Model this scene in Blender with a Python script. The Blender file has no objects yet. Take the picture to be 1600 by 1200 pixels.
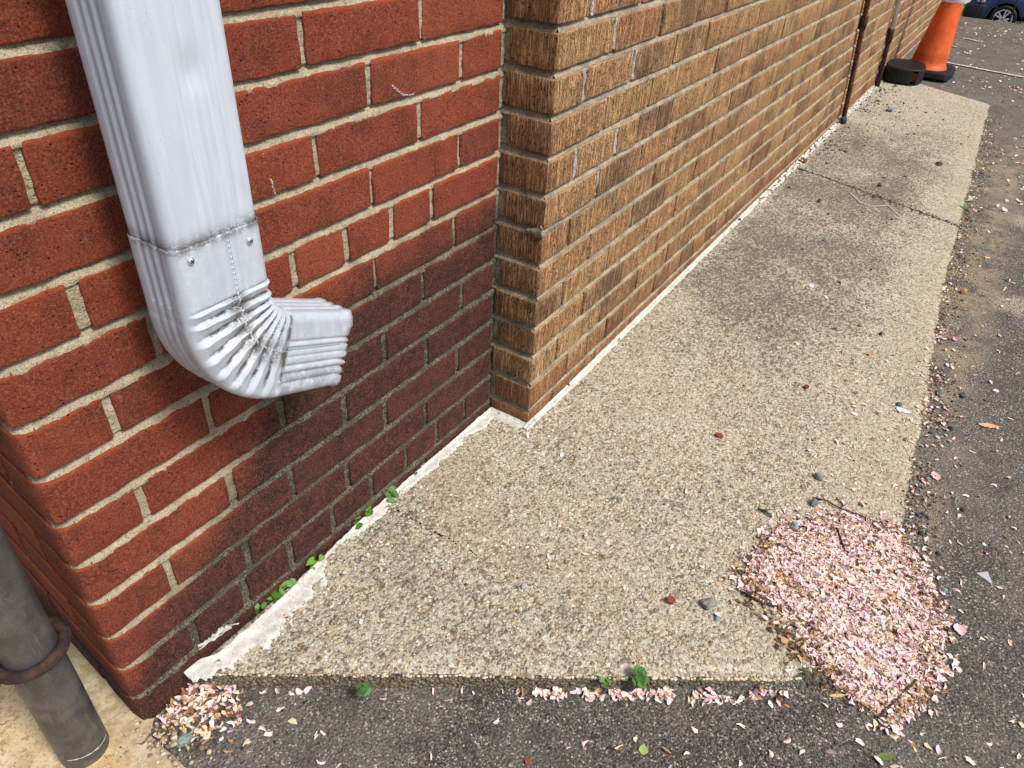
import bpy, bmesh, math, random
import numpy as np
from mathutils import Vector, Matrix, noise as mn
random.seed(7); np.random.seed(7)
D = bpy.data
sc = bpy.context.scene
C = sc.collection

# ------------------------------------------------------------------ camera
R = np.array([[0.5449946240219166, -0.8369754962763473, 0.049526542582460815],
              [-0.4674858852981293, -0.3523760261543056, -0.8107330530074154],
              [0.696015665652889, 0.41869219580099964, -0.5833172707378921]])
CAM = np.array([-0.2082, -0.6950, 1.0288]); F = 1141.83
cam = D.cameras.new('camera'); co = D.objects.new('camera', cam); C.objects.link(co)
cam.sensor_width = 36; cam.lens = F / 1600 * 36; cam.clip_start = .02; cam.clip_end = 1000
m = Matrix.Identity(4)
for i in range(3):
    m[i][0] = R[0][i]; m[i][1] = -R[1][i]; m[i][2] = -R[2][i]; m[i][3] = CAM[i]
co.matrix_world = m
sc.camera = co
# ------------------------------------------------------------------ world, sun, exposure
W = D.worlds.new('World'); sc.world = W; W.use_nodes = True
nt = W.node_tree; nt.nodes.clear()
sky = nt.nodes.new('ShaderNodeTexSky'); sky.sky_type = 'NISHITA'; sky.sun_disc = False
SUN_DIR = Vector((-0.05, -0.60, 0.80)).normalized()       # towards the sun
el = math.asin(SUN_DIR.z); az = math.atan2(SUN_DIR.x, SUN_DIR.y)
sky.sun_elevation = el; sky.sun_rotation = az
sky.air_density = 1.0; sky.dust_density = 3.0; sky.ozone_density = 1.0
bg = nt.nodes.new('ShaderNodeBackground'); bg.inputs['Strength'].default_value = 0.108
wo = nt.nodes.new('ShaderNodeOutputWorld')
nt.links.new(sky.outputs[0], bg.inputs[0]); nt.links.new(bg.outputs[0], wo.inputs[0])
sl = D.lights.new('sun', 'SUN'); sl.energy = 2.9; sl.angle = math.radians(16); sl.color = (1, .945, .86)
so = D.objects.new('sun', sl); C.objects.link(so)
so.rotation_euler = SUN_DIR.to_track_quat('Z', 'Y').to_euler(); so.location = (0, -3, 6)
sc.view_settings.view_transform = 'Standard'; sc.view_settings.look = 'None'
sc.view_settings.exposure = 0.42; sc.view_settings.gamma = 1; sc.view_settings.use_curve_mapping = False

# ------------------------------------------------------------------ pixel <-> place
def ray(px, py):
    d = np.array([(px - 800) / F, (py - 600) / F, 1.0]) @ R
    return d
def on_plane(px, py, axis, val):
    d = ray(px, py); t = (val - CAM[axis]) / d[axis]
    return CAM + d * t
def project(P):
    q = (np.atleast_2d(P) - CAM) @ R.T
    return q[:, 0] / q[:, 2] * F + 800, q[:, 1] / q[:, 2] * F + 600, q[:, 2]
def seen(P, mx=30):
    x, y, z = project(P)
    ok = z > .05
    return bool(np.any(ok & (x > -mx) & (x < 1600 + mx) & (y > -mx) & (y < 1200 + mx)))
def zs(x): return .045 + max(0.0, x - 1) * .0178           # concrete surface
def sm(a, b, t):
    t = min(1, max(0, (t - a) / (b - a))); return t * t * (3 - 2 * t)
def za(x, y):                                             # asphalt surface
    st = .004 + .030 * sm(-.79, -.50, y)
    if x > 4.0: st = .006 + (st - .006) * (1 - sm(4.0, 4.5, x))
    return zs(x) - st
def on_slab(px, py, off=0.0, f=None):
    z = .05
    for _ in range(25):
        w = on_plane(px, py, 2, z + off)
        z = zs(w[0]) if f is None else f(w[0], w[1])
    return w
def n3(x, y, z): return mn.noise(Vector((x, y, z)))

# ------------------------------------------------------------------ node helpers
class NT:
    def __init__(s, name):
        s.m = D.materials.new(name); s.m.use_nodes = True; s.t = s.m.node_tree
        s.b = s.t.nodes['Principled BSDF']; s.out = s.t.nodes['Material Output']
    def n(s, typ, **kw):
        nd = s.t.nodes.new(typ)
        for k, v in kw.items():
            if k.startswith('i_'): nd.inputs[k[2:].replace('_', ' ')].default_value = v
            else: setattr(nd, k, v)
        return nd
    def l(s, a, b): s.t.links.new(a, b)
    def pos(s): return s.n('ShaderNodeNewGeometry').outputs['Position']
    def mapv(s, v, scale=(1, 1, 1), loc=(0, 0, 0), rot=(0, 0, 0)):
        n = s.n('ShaderNodeMapping'); n.inputs['Scale'].default_value = scale; n.inputs['Location'].default_value = loc
        n.inputs['Rotation'].default_value = rot; s.l(v, n.inputs[0]); return n.outputs[0]
    def noise(s, v, scale, detail=4, rough=.55, out=0):
        n = s.n('ShaderNodeTexNoise'); n.inputs['Scale'].default_value = scale; n.inputs['Detail'].default_value = detail
        n.inputs['Roughness'].default_value = rough
        if v is not None: s.l(v, n.inputs['Vector'])
        return n.outputs[out]
    def vor(s, v, scale, feature='F1', out='Distance', rnd=1):
        n = s.n('ShaderNodeTexVoronoi'); n.feature = feature; n.inputs['Scale'].default_value = scale
        n.inputs['Randomness'].default_value = rnd
        if v is not None: s.l(v, n.inputs['Vector'])
        return n.outputs[out]
    def ramp(s, v, stops, interp='LINEAR'):
        n = s.n('ShaderNodeValToRGB'); e = n.color_ramp.elements; n.color_ramp.interpolation = interp
        while len(e) < len(stops): e.new(.5)
        for i, (p, c) in enumerate(stops):
            e[i].position = p; e[i].color = (*c, 1) if not isinstance(c, (int, float)) else (c, c, c, 1)
        s.l(v, n.inputs[0]); return n.outputs[0]
    def mix(s, f, a, b, mode='MIX'):
        n = s.n('ShaderNodeMix', data_type='RGBA', blend_type=mode)
        for i, v in ((0, f), (6, a), (7, b)):
            if hasattr(v, 'is_output'): s.l(v, n.inputs[i])
            elif isinstance(v, (int, float)): n.inputs[i].default_value = v if i == 0 else (v, v, v, 1)
            else: n.inputs[i].default_value = (*v, 1)
        return n.outputs[2]
    def math(s, op, a, b=0.0, c=None, clamp=False):
        n = s.n('ShaderNodeMath', operation=op); n.use_clamp = clamp
        for i, v in enumerate((a, b) if c is None else (a, b, c)):
            if hasattr(v, 'is_output'): s.l(v, n.inputs[i])
            else: n.inputs[i].default_value = v
        return n.outputs[0]
    def xyz(s, v):
        n = s.n('ShaderNodeSeparateXYZ'); s.l(v, n.inputs[0]); return n.outputs
    def smooth(s, v, a, b):
        n = s.n('ShaderNodeMapRange', interpolation_type='SMOOTHSTEP'); s.l(v, n.inputs[0])
        n.inputs[1].default_value = a; n.inputs[2].default_value = b; return n.outputs[0]
    def attr(s, name, out='Color'):
        n = s.n('ShaderNodeAttribute', attribute_name=name); return n.outputs[out]
    def bump(s, h, strength=.5, dist=.001, prev=None):
        n = s.n('ShaderNodeBump'); n.inputs['Strength'].default_value = strength; n.inputs['Distance'].default_value = dist
        s.l(h, n.inputs['Height'])
        if prev is not None: s.l(prev, n.inputs['Normal'])
        return n.outputs[0]
    def done(s, col=None, rough=.85, nrm=None, spec=.3, metal=0):
        b = s.b
        if col is not None:
            if hasattr(col, 'is_output'): s.l(col, b.inputs['Base Color'])
            else: b.inputs['Base Color'].default_value = (*col, 1)
        if hasattr(rough, 'is_output'): s.l(rough, b.inputs['Roughness'])
        else: b.inputs['Roughness'].default_value = rough
        if nrm is not None: s.l(nrm, b.inputs['Normal'])
        b.inputs['Specular IOR Level'].default_value = spec; b.inputs['Metallic'].default_value = metal
        return s.m
def rnd_id(s):
    o = s.n('ShaderNodeObjectInfo').outputs['Random']; a = s.attr('rnd', 'Fac')
    return s.math('FRACT', s.math('ADD', o, a))
def damp_mask(s, P):
    """the damp, sooty patch of the wall below and beside the spout outlet"""
    X, Y, Z = s.xyz(P)
    n1 = s.noise(P, 7, 3); n2 = s.noise(P, 40, 3)
    lim = s.math('MINIMUM', s.math('MULTIPLY_ADD', X, 1.0, .12), .53)
    d = s.math('SUBTRACT', lim, Z)
    d = s.math('ADD', d, s.math('MULTIPLY', s.math('SUBTRACT', n1, .5), .16))
    d = s.math('ADD', d, s.math('MULTIPLY', s.math('SUBTRACT', n2, .5), .05))
    return s.smooth(d, -.03, .09)

def mat_red_brick():
    s = NT('red_brick'); P = s.pos(); r = rnd_id(s); X, Y, Z = s.xyz(P)
    big = s.noise(P, 11, 4, .6); mid = s.noise(P, 75, 5, .75); fine = s.noise(P, 400, 5, .85); grit = s.noise(P, 900, 2, .7)
    drag = s.noise(s.mapv(P, (1, 1, .22)), 120, 3, .6)
    base = s.ramp(r, [(0, (.25, .054, .029)), (.25, (.33, .072, .035)), (.5, (.28, .056, .032)), (.7, (.37, .090, .044)), (.88, (.255, .060, .038)), (1, (.21, .051, .036))])
    c = s.mix(s.math('MULTIPLY', s.smooth(big, .44, .66), .75), base, (.150, .040, .028))
    c = s.mix(s.math('MULTIPLY', s.smooth(drag, .52, .70), .35), c, (.40, .12, .060))
    c = s.mix(s.math('MULTIPLY', s.smooth(mid, .50, .68), .55), c, (.43, .100, .038))
    c = s.mix(s.math('MULTIPLY', s.smooth(fine, .52, .62), .65), c, (.52, .20, .115))
    c = s.mix(s.math('MULTIPLY', s.smooth(fine, .48, .40), .68), c, (.060, .018, .014))
    # fresh orange arris along the top of each course
    ph = s.math('FRACT', s.math('DIVIDE', Z, .0677))
    top = s.smooth(s.math('ADD', ph, s.math('MULTIPLY', s.math('SUBTRACT', s.noise(P, 90, 3), .5), .09)), .845, .90)
    c = s.mix(s.math('MULTIPLY', top, .5), c, (.50, .115, .035))
    dm = damp_mask(s, P)
    dk = s.mix(s.smooth(mid, .38, .62), (.040, .020, .016), (.120, .043, .031))
    dk = s.mix(s.math('MULTIPLY', s.smooth(r, .3, .9), .35), dk, (.16, .050, .034))
    dk = s.mix(s.math('MULTIPLY', s.smooth(fine, .54, .62), .75), dk, (.27, .17, .145))
    dk = s.mix(s.math('MULTIPLY', s.smooth(fine, .49, .42), .9), dk, (.010, .008, .008))
    soot = s.smooth(s.noise(P, 20, 5, .75), .49, .62)
    dk = s.mix(s.math('MULTIPLY', soot, .72), dk, s.mix(s.smooth(fine, .5, .62), (.012, .010, .010), (.14, .10, .09)))
    c = s.mix(s.math('MULTIPLY', dm, .9), c, dk)
    sp = s.smooth(s.vor(P, 260), .13, .07)
    c = s.mix(s.math('MULTIPLY', sp, s.smooth(s.noise(P, 30), .54, .62)), c, (.6, .42, .34))
    pits = s.smooth(s.vor(P, 150), .22, .08)
    pits = s.math('MULTIPLY', pits, s.smooth(s.noise(P, 40), .46, .56))
    c = s.mix(s.math('MULTIPLY', pits, .85), c, (.030, .012, .010))
    h = s.math('ADD', s.math('MULTIPLY', fine, 1.3), s.math('MULTIPLY', mid, 1.0))
    h = s.math('SUBTRACT', s.math('ADD', h, s.math('MULTIPLY', grit, .5)), s.math('MULTIPLY', pits, 1.4))
    return s.done(c, .92, s.bump(h, 1.0, .0030), .22)

def mat_tan_brick():
    s = NT('tan_brick'); P = s.pos(); r = rnd_id(s)
    X, Y, Z = s.xyz(P)
    oi = s.n('ShaderNodeObjectInfo'); cv = s.n('ShaderNodeCombineXYZ'); s.l(s.math('MULTIPLY', r, 7), cv.inputs[0]); s.l(s.math('MULTIPLY', r, 3), cv.inputs[1])
    va = s.n('ShaderNodeVectorMath', operation='ADD'); s.l(P, va.inputs[0]); s.l(cv.outputs[0], va.inputs[1]); Q = va.outputs[0]
    st = s.noise(s.mapv(Q, (1, 1, .055)), 360, 3, .75); st2 = s.noise(s.mapv(Q, (1, 1, .04)), 100, 3, .6)
    fine = s.noise(Q, 420, 5, .85); pit = s.noise(s.mapv(Q, (1, 1, .4)), 380, 2, .5)
    base = s.ramp(r, [(0, (.56, .29, .125)), (.2, (.68, .40, .185)), (.4, (.60, .29, .135)), (.6, (.72, .45, .22)), (.75, (.50, .265, .125)), (.9, (.76, .46, .20)), (1, (.42, .225, .115))])
    c = s.mix(s.smooth(st, .43, .54), s.mix(1.0, base, (.50, .44, .40), 'MULTIPLY'), base)
    c = s.mix(s.math('MULTIPLY', s.smooth(st2, .50, .66), .45), c, (.80, .53, .27))
    c = s.mix(s.math('MULTIPLY', s.smooth(pit, .45, .39), s.math('MULTIPLY_ADD', s.smooth(s.noise(P, 30), .4, .6), .6, .3)), c, (.035, .022, .016))
    c = s.mix(s.math('MULTIPLY', s.smooth(fine, .55, .63), .8), c, (.90, .68, .44))
    c = s.mix(s.math('MULTIPLY', s.smooth(fine, .45, .38), .75), c, (.07, .042, .028))
    ph = s.math('FRACT', s.math('DIVIDE', s.math('SUBTRACT', s.math('SUBTRACT', Z, .01255), s.math('MULTIPLY', s.math('SUBTRACT', X, .8603), .01)), .0673))
    top = s.smooth(s.math('ADD', ph, s.math('MULTIPLY', s.math('SUBTRACT', s.noise(P, 90, 3), .5), .08)), .855, .90)
    c = s.mix(s.math('MULTIPLY', top, .6), c, (.80, .52, .29))
    sootn = s.math('ADD', s.noise(P, 7, 5, .7), s.math('MULTIPLY', s.math('SUBTRACT', r, .5), .20))
    soot = s.math('MULTIPLY', s.smooth(sootn, .50, .68), .62)
    c = s.mix(soot, c, s.mix(s.smooth(st, .44, .54), (.028, .020, .015), (.22, .14, .085)))
    edge = s.math('MAXIMUM', s.smooth(ph, .80, .90), s.smooth(ph, .20, .10))
    sme = s.math('MULTIPLY', s.smooth(s.noise(s.mapv(P, (.6, 1, 1.6)), 8, 5, .7), .60, .66), s.math('MULTIPLY', edge, s.smooth(s.noise(P, 120, 3), .4, .55)))
    c = s.mix(s.math('MULTIPLY', sme, .8), c, (.62, .57, .47))
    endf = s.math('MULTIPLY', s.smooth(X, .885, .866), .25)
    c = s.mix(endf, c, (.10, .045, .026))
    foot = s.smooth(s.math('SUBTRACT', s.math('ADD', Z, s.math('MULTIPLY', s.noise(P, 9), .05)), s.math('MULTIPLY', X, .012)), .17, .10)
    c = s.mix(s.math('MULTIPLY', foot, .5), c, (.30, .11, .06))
    h = s.math('ADD', s.math('MULTIPLY', s.smooth(st, .38, .58), 1.3), s.math('MULTIPLY', s.smooth(pit, .36, .48), .8))
    h = s.math('ADD', h, s.math('MULTIPLY', fine, .9))
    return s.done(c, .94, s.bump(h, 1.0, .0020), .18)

def mat_mortar(name, a, b, damp=False):
    s = NT(name); P = s.pos()
    n = s.noise(P, 28, 4); f = s.noise(P, 600, 3, .7)
    c = s.mix(s.smooth(n, .35, .65), a, b)
    c = s.mix(s.math('MULTIPLY', s.smooth(f, .5, .38), .5), c, tuple(x * .45 for x in b))
    if damp:
        dm = damp_mask(s, P)
        g = s.mix(s.smooth(s.noise(P, 300, 4, .8), .46, .56), (.016, .015, .013), (.20, .18, .135))
        g = s.mix(s.math('MULTIPLY', s.smooth(s.noise(P, 26, 3), .47, .60), .75), g, (.03, .028, .022))
        c = s.mix(s.math('MULTIPLY', dm, .9), c, g)
    h = s.math('ADD', f, s.math('MULTIPLY', s.noise(P, 150, 3), 1.6))
    c = s.mix(s.math('MULTIPLY', s.smooth(s.noise(P, 260, 4, .8), .46, .40), .6), c, tuple(x * .3 for x in b))
    return s.done(c, .95, s.bump(h, 1.0, .0030), .15)

def mat_concrete():
    s = NT('exposed_aggregate_concrete'); P = s.pos(); X, Y, Z = s.xyz(P)
    wp = s.n('ShaderNodeVectorMath', operation='ADD')
    nz = s.n('ShaderNodeVectorMath', operation='SCALE'); nz.inputs['Scale'].default_value = .012
    s.l(s.noise(P, 130, 3, .6, 1), nz.inputs[0]); s.l(P, wp.inputs[0]); s.l(nz.outputs[0], wp.inputs[1]); Q = wp.outputs[0]
    v1c = s.vor(Q, 120, out='Color'); v1 = s.vor(Q, 120)
    v2c = s.vor(Q, 300, out='Color'); v2 = s.vor(Q, 300)
    r1 = s.xyz(v1c)[0]; r1b = s.xyz(v1c)[1]; r2 = s.xyz(v2c)[0]
    stone = s.ramp(r1, [(0, (.30, .19, .10)), (.08, (.62, .50, .33)), (.35, (.70, .61, .45)), (.58, (.50, .42, .30)), (.70, (.76, .70, .57)), (.88, (.32, .28, .23)), (.93, (.86, .82, .73)), (1, (.48, .30, .17))], 'CONSTANT')
    sand = s.ramp(r2, [(0, (.22, .16, .10)), (.12, (.56, .48, .35)), (.45, (.72, .65, .50)), (.78, (.44, .36, .25)), (.88, (.84, .79, .67))], 'CONSTANT')
    on = s.math('MULTIPLY', s.smooth(v1, .50, .36), s.smooth(r1b, .35, .45))
    c = s.mix(on, sand, stone)
    rim = s.math('MULTIPLY', s.math('MULTIPLY', s.smooth(v1, .36, .44), s.smooth(v1, .58, .50)), s.smooth(r1b, .35, .45))
    c = s.mix(s.math('MULTIPLY', rim, .5), c, (.20, .14, .085))
    fine = s.noise(P, 850, 3, .8)
    c = s.mix(s.math('MULTIPLY', s.smooth(fine, .46, .37), .8), c, (.10, .075, .045))
    c = s.mix(s.math('MULTIPLY', s.smooth(fine, .57, .66), .45), c, (.78, .72, .60))
    # grime: broad blotches, heavier beside the tan wall
    n1 = s.noise(P, 3.2, 5, .65); n2 = s.noise(P, 18, 5, .75); n3_ = s.noise(P, 170, 4, .8)
    near = s.math('MULTIPLY', s.smooth(X, 1.15, 1.75), s.smooth(Y, -.70, -.45))
    near = s.math('MULTIPLY', near, s.smooth(X, 4.2, 3.2))
    lip = s.math('MULTIPLY', s.smooth(Y, -.15, -.12), s.smooth(X, 1.3, 2.0)); near = s.math('SUBTRACT', near, s.math('MULTIPLY', lip, .5))
    g = s.math('ADD', s.math('MULTIPLY', near, .20), s.math('ADD', s.math('MULTIPLY', n1, .52), s.math('MULTIPLY', n2, .45)))
    spk = s.noise(s.mapv(P, (.6, 1, 1)), 120, 6, .85)
    g = s.math('ADD', g, s.math('MULTIPLY', s.math('SUBTRACT', spk, .5), 2.3))
    g = s.smooth(g, .57, .74)
    c = s.mix(s.math('MULTIPLY', g, .86), c, (.105, .094, .072))
    soft = s.math('MULTIPLY', s.smooth(s.math('ADD', s.math('MULTIPLY', near, .30), n1), .58, .86), .26)
    c = s.mix(soft, c, (.20, .18, .145))
    ed = s.math('MULTIPLY', s.smooth(Y, -.60, -.74), .30)
    c = s.mix(ed, c, (.56, .49, .34))
    c = s.mix(1.0, c, (.86, .875, .91), 'MULTIPLY')
    ru = s.math('MULTIPLY', s.smooth(s.noise(P, 2.4, 3), .60, .72), .25)
    c = s.mix(ru, c, (.36, .23, .12))
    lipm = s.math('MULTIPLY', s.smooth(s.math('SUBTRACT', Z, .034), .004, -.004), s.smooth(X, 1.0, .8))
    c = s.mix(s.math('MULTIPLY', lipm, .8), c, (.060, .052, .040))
    h = s.math('MULTIPLY', s.math('SUBTRACT', 1.0, s.smooth(v1, .25, .60)), s.smooth(r1b, .35, .45))
    h = s.math('ADD', h, s.math('MULTIPLY', s.math('SUBTRACT', 1.0, v2), .5))
    h = s.math('ADD', h, s.math('MULTIPLY', fine, .8))
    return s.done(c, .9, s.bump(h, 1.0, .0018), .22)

def mat_asphalt():
    s = NT('asphalt'); P = s.pos(); X, Y, Z = s.xyz(P)
    v1c = s.vor(P, 190, out='Color'); v1 = s.vor(P, 190); r = s.xyz(v1c)[0]
    v2c = s.vor(P, 430, out='Color'); r2 = s.xyz(v2c)[1]
    c = s.ramp(r, [(0, (.060, .054, .047)), (.4, (.105, .095, .082)), (.75, (.145, .130, .108)), (.90, (.24, .21, .165)), (.97, (.40, .36, .29))], 'CONSTANT')
    c2 = s.ramp(r2, [(0, (.045, .041, .036)), (.40, (.115, .103, .088)), (.8, (.20, .175, .14)), (.95, (.46, .42, .35))], 'CONSTANT')
    c = s.mix(s.smooth(v1, .28, .44), c, c2)
    n1 = s.noise(P, 2.2, 5, .65); n2 = s.noise(P, 12, 5, .7); fine = s.noise(P, 700, 3, .8)
    c = s.mix(s.math('MULTIPLY', s.smooth(n1, .44, .64), .38), c, (.185, .165, .135))
    c = s.mix(s.math('MULTIPLY', s.smooth(n2, .50, .66), .5), c, (.060, .054, .048))
    c = s.mix(s.math('MULTIPLY', s.smooth(fine, .46, .37), .6), c, (.026, .023, .020))
    c = s.mix(1.0, c, (1.27, 1.29, 1.32), 'MULTIPLY')
    d = s.math('MULTIPLY', s.smooth(s.noise(s.mapv(P, (.5, 1, 1)), 3.4, 5, .6), .52, .66), s.smooth(X, 1.3, 2.2))
    d = s.math('MULTIPLY', d, s.smooth(X, 4.2, 3.0))
    c = s.mix(s.math('MULTIPLY', d, .28), c, (.30, .26, .20))
    for (xc, wd, y0) in ((2.14, .075, -.86), (2.86, .09, -.86)):
        bnd = s.math('ADD', s.math('ABSOLUTE', s.math('SUBTRACT', X, xc)), s.math('MULTIPLY', s.math('SUBTRACT', s.noise(P, 14, 5, .75), .5), .16))
        bnd = s.math('MULTIPLY', s.smooth(bnd, wd, wd * .4), s.smooth(Y, y0, y0 - .06))
        c = s.mix(s.math('MULTIPLY', bnd, .75), c, s.mix(s.smooth(s.noise(P, 150, 3), .42, .55), (.16, .14, .11), (.50, .44, .33)))
    sea = s.math('MULTIPLY', s.math('MULTIPLY', s.smooth(Y, -.93, -.85), s.math('MULTIPLY', s.smooth(X, .8, 1.0), s.smooth(X, 4.3, 3.4))), s.smooth(s.noise(P, 11, 5, .7), .40, .58))
    c = s.mix(s.math('MULTIPLY', sea, .55), c, (.38, .30, .20))
    oil = s.smooth(s.math('ADD', s.vor(P, 1.7), s.math('MULTIPLY', s.math('SUBTRACT', n2, .5), .12)), .10, .03)
    c = s.mix(s.math('MULTIPLY', oil, .7), c, (.03, .027, .024))
    crv = s.n('ShaderNodeVectorMath', operation='ADD'); crs = s.n('ShaderNodeVectorMath', operation='SCALE'); crs.inputs['Scale'].default_value = .03
    s.l(s.noise(P, 45, 4, .7, 1), crs.inputs[0]); s.l(P, crv.inputs[0]); s.l(crs.outputs[0], crv.inputs[1])
    cr = s.vor(crv.outputs[0], 38, 'DISTANCE_TO_EDGE')
    crm = s.math('MULTIPLY', s.smooth(cr, .05, .0), s.smooth(s.noise(P, 7), .54, .62))
    c = s.mix(s.math('MULTIPLY', crm, .55), c, (.03, .027, .023))
    h = s.math('SUBTRACT', 1.0, s.smooth(v1, .1, .6))
    h = s.math('ADD', h, fine)
    h = s.math('SUBTRACT', h, s.math('MULTIPLY', crm, .8))
    return s.done(c, .88, s.bump(h, 1.0, .0017), .25)

def mat_col(name, rough=.7, spec=.3, fine=0, attr='Col', sub=0):
    s = NT(name); c = s.attr(attr)
    nrm = None
    if fine:
        P = s.pos(); n = s.noise(P, 700, 3, .7)
        c = s.mix(s.math('MULTIPLY', s.smooth(n, .5, .36), fine), c, (.05, .04, .03))
        nrm = s.bump(n, .6, .001)
    m_ = s.done(c, rough, nrm, spec)
    if sub:
        s.b.inputs['Transmission Weight'].default_value = 0
        s.b.inputs['Subsurface Weight'].default_value = sub
        s.b.inputs['Subsurface Radius'].default_value = (.002, .001, .001)
    return m_
def mat_plain(name, col, rough=.6, spec=.4, metal=0, var=.15, scale=30, bump=.0):
    s = NT(name); P = s.pos(); n = s.noise(P, scale, 4, .6)
    c = s.mix(s.smooth(n, .3, .7), tuple(x * (1 - var) for x in col), tuple(min(1, x * (1 + var)) for x in col))
    return s.done(c, rough, s.bump(n, .5, bump) if bump else None, spec, metal)
def mat_spout():
    s = NT('aged_white_aluminium'); P = s.pos(); X, Y, Z = s.xyz(P)
    st = s.noise(s.mapv(P, (1, 1, .06)), 160, 3, .6); n = s.noise(P, 30, 4, .6); f = s.noise(P, 500, 3, .7)
    c = s.mix(s.smooth(st, .3, .7), (.46, .51, .59), (.525, .575, .645))
    c = s.mix(s.math('MULTIPLY', s.smooth(n, .5, .75), .14), c, (.44, .45, .47))
    g = s.attr('grime_shade', 'Fac')  # joint and seam grime, plus shade painted into the fold creases
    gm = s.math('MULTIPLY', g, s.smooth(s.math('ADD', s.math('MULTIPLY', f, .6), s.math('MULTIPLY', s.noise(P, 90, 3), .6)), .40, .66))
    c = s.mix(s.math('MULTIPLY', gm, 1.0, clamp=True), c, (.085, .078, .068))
    sp = s.math('MULTIPLY', s.smooth(s.vor(P, 230), .10, .05), s.smooth(s.noise(P, 18), .50, .62))
    c = s.mix(sp, c, (.10, .09, .08))
    rough = s.math('MULTIPLY_ADD', st, .25, .24)
    return s.done(c, rough, s.bump(s.noise(P, 9, 2), .5, .004), .45)
def mat_steel():
    s = NT('galvanised_steel'); P = s.pos()
    n = s.noise(P, 26, 5, .65); st = s.noise(s.mapv(P, (1, 1, .12)), 190, 3, .6); f = s.noise(P, 500, 2)
    c = s.mix(s.smooth(n, .35, .65), (.085, .086, .090), (.150, .150, .150))
    c = s.mix(s.math('MULTIPLY', s.smooth(st, .56, .7), .35), c, (.30, .28, .25))
    c = s.mix(s.math('MULTIPLY', s.smooth(f, .60, .7), .5), c, (.26, .25, .24))
    return s.done(c, .48, s.bump(s.math('ADD', n, st), .4, .0008), .5, .55)
def mat_rust(name='rusty_iron', dark=(.022, .015, .014), light=(.065, .033, .025)):
    s = NT(name); P = s.pos(); n = s.noise(P, 60, 5, .7)
    c = s.mix(s.smooth(n, .4, .65), dark, light)
    return s.done(c, .85, s.bump(s.noise(P, 400, 3), .8, .001), .3)
def mat_stone_ground():
    s = NT('sandy_stone'); P = s.pos(); n = s.noise(P, 7, 5, .65); f = s.noise(P, 320, 4, .75); k = s.noise(P, 55, 4, .7)
    c = s.mix(s.smooth(n, .35, .65), (.52, .36, .17), (.62, .50, .32))
    c = s.mix(s.math('MULTIPLY', s.smooth(k, .52, .7), .6), c, (.70, .61, .44))
    c = s.mix(s.math('MULTIPLY', s.smooth(f, .47, .35), .7), c, (.24, .15, .07))
    bl = s.smooth(s.noise(P, 22, 5, .75), .50, .62)
    c = s.mix(s.math('MULTIPLY', bl, .55), c, (.42, .25, .10))
    gr2 = s.smooth(s.noise(P, 140, 4, .8), .46, .39)
    c = s.mix(s.math('MULTIPLY', gr2, .6), c, (.16, .11, .06))
    X, Y, Z = s.xyz(P)
    cm = s.smooth(s.math('ADD', X, s.math('MULTIPLY', s.noise(P, 12), .04)), -.045, .0)
    cm = s.math('MULTIPLY', cm, .7)
    c = s.mix(cm, c, s.mix(s.smooth(k, .4, .6), (.33, .26, .16), (.5, .44, .32)))
    cr = s.math('MULTIPLY', s.smooth(s.math('ABSOLUTE', s.math('SUBTRACT', s.noise(s.mapv(P, (1, .5, 1), rot=(0, 0, .6)), 5, 4, .6), .5)), .006, .0), s.smooth(s.noise(P, 3.1), .46, .56))
    c = s.mix(s.math('MULTIPLY', cr, .85), c, (.06, .04, .025))
    h = s.math('ADD', s.math('MULTIPLY', f, .6), s.math('SUBTRACT', k, s.math('MULTIPLY', cr, 2)))
    return s.done(c, .9, s.bump(h, 1, .002), .2)
def mat_paint():
    s = NT('peeling_white_paint'); P = s.pos(); n = s.noise(P, 45, 4, .65); f = s.noise(P, 420, 3, .7)
    c = s.mix(s.smooth(n, .35, .7), (.64, .63, .59), (.48, .465, .42))
    c = s.mix(s.math('MULTIPLY', s.smooth(f, .42, .33), .8), c, (.16, .14, .11))
    cr = s.smooth(s.vor(P, 55, 'DISTANCE_TO_EDGE'), .03, .0)
    c = s.mix(s.math('MULTIPLY', cr, s.smooth(s.noise(P, 22), .53, .6)), c, (.10, .09, .075))
    return s.done(c, .75, s.bump(s.math('ADD', f, n), .8, .0015), .3)

M = dict(red=mat_red_brick(), tan=mat_tan_brick(),
         mred=mat_mortar('buff_mortar', (.60, .51, .36), (.45, .385, .27), True),
         mtan=mat_mortar('grey_mortar', (.56, .48, .34), (.33, .285, .21)),
         caulk=mat_mortar('pale_joint_filler', (.62, .62, .60), (.46, .45, .42)),
         conc=mat_concrete(), asph=mat_asphalt(), spout=mat_spout(), steel=mat_steel(), rust=mat_rust(),
         rust2=mat_rust('rusty_hose', (.045, .022, .014), (.16, .06, .03)), dirt=mat_plain('dark_gap_dirt', (.03, .025, .02), .95, .1),
         stone=mat_stone_ground(), paint=mat_paint(), pebble=mat_col('pebbles', .8, .3, .35),
         petal=mat_col('petals', .65, .25, 0), leafc=mat_col('small_leaves', .5, .35, 0),
         zinc=mat_plain('zinc_screw', (.62, .63, .65), .3, .5, .7), black=mat_plain('black_rubber', (.008, .008, .009), .6, .25, 0, .25, 60, .0005))

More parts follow.
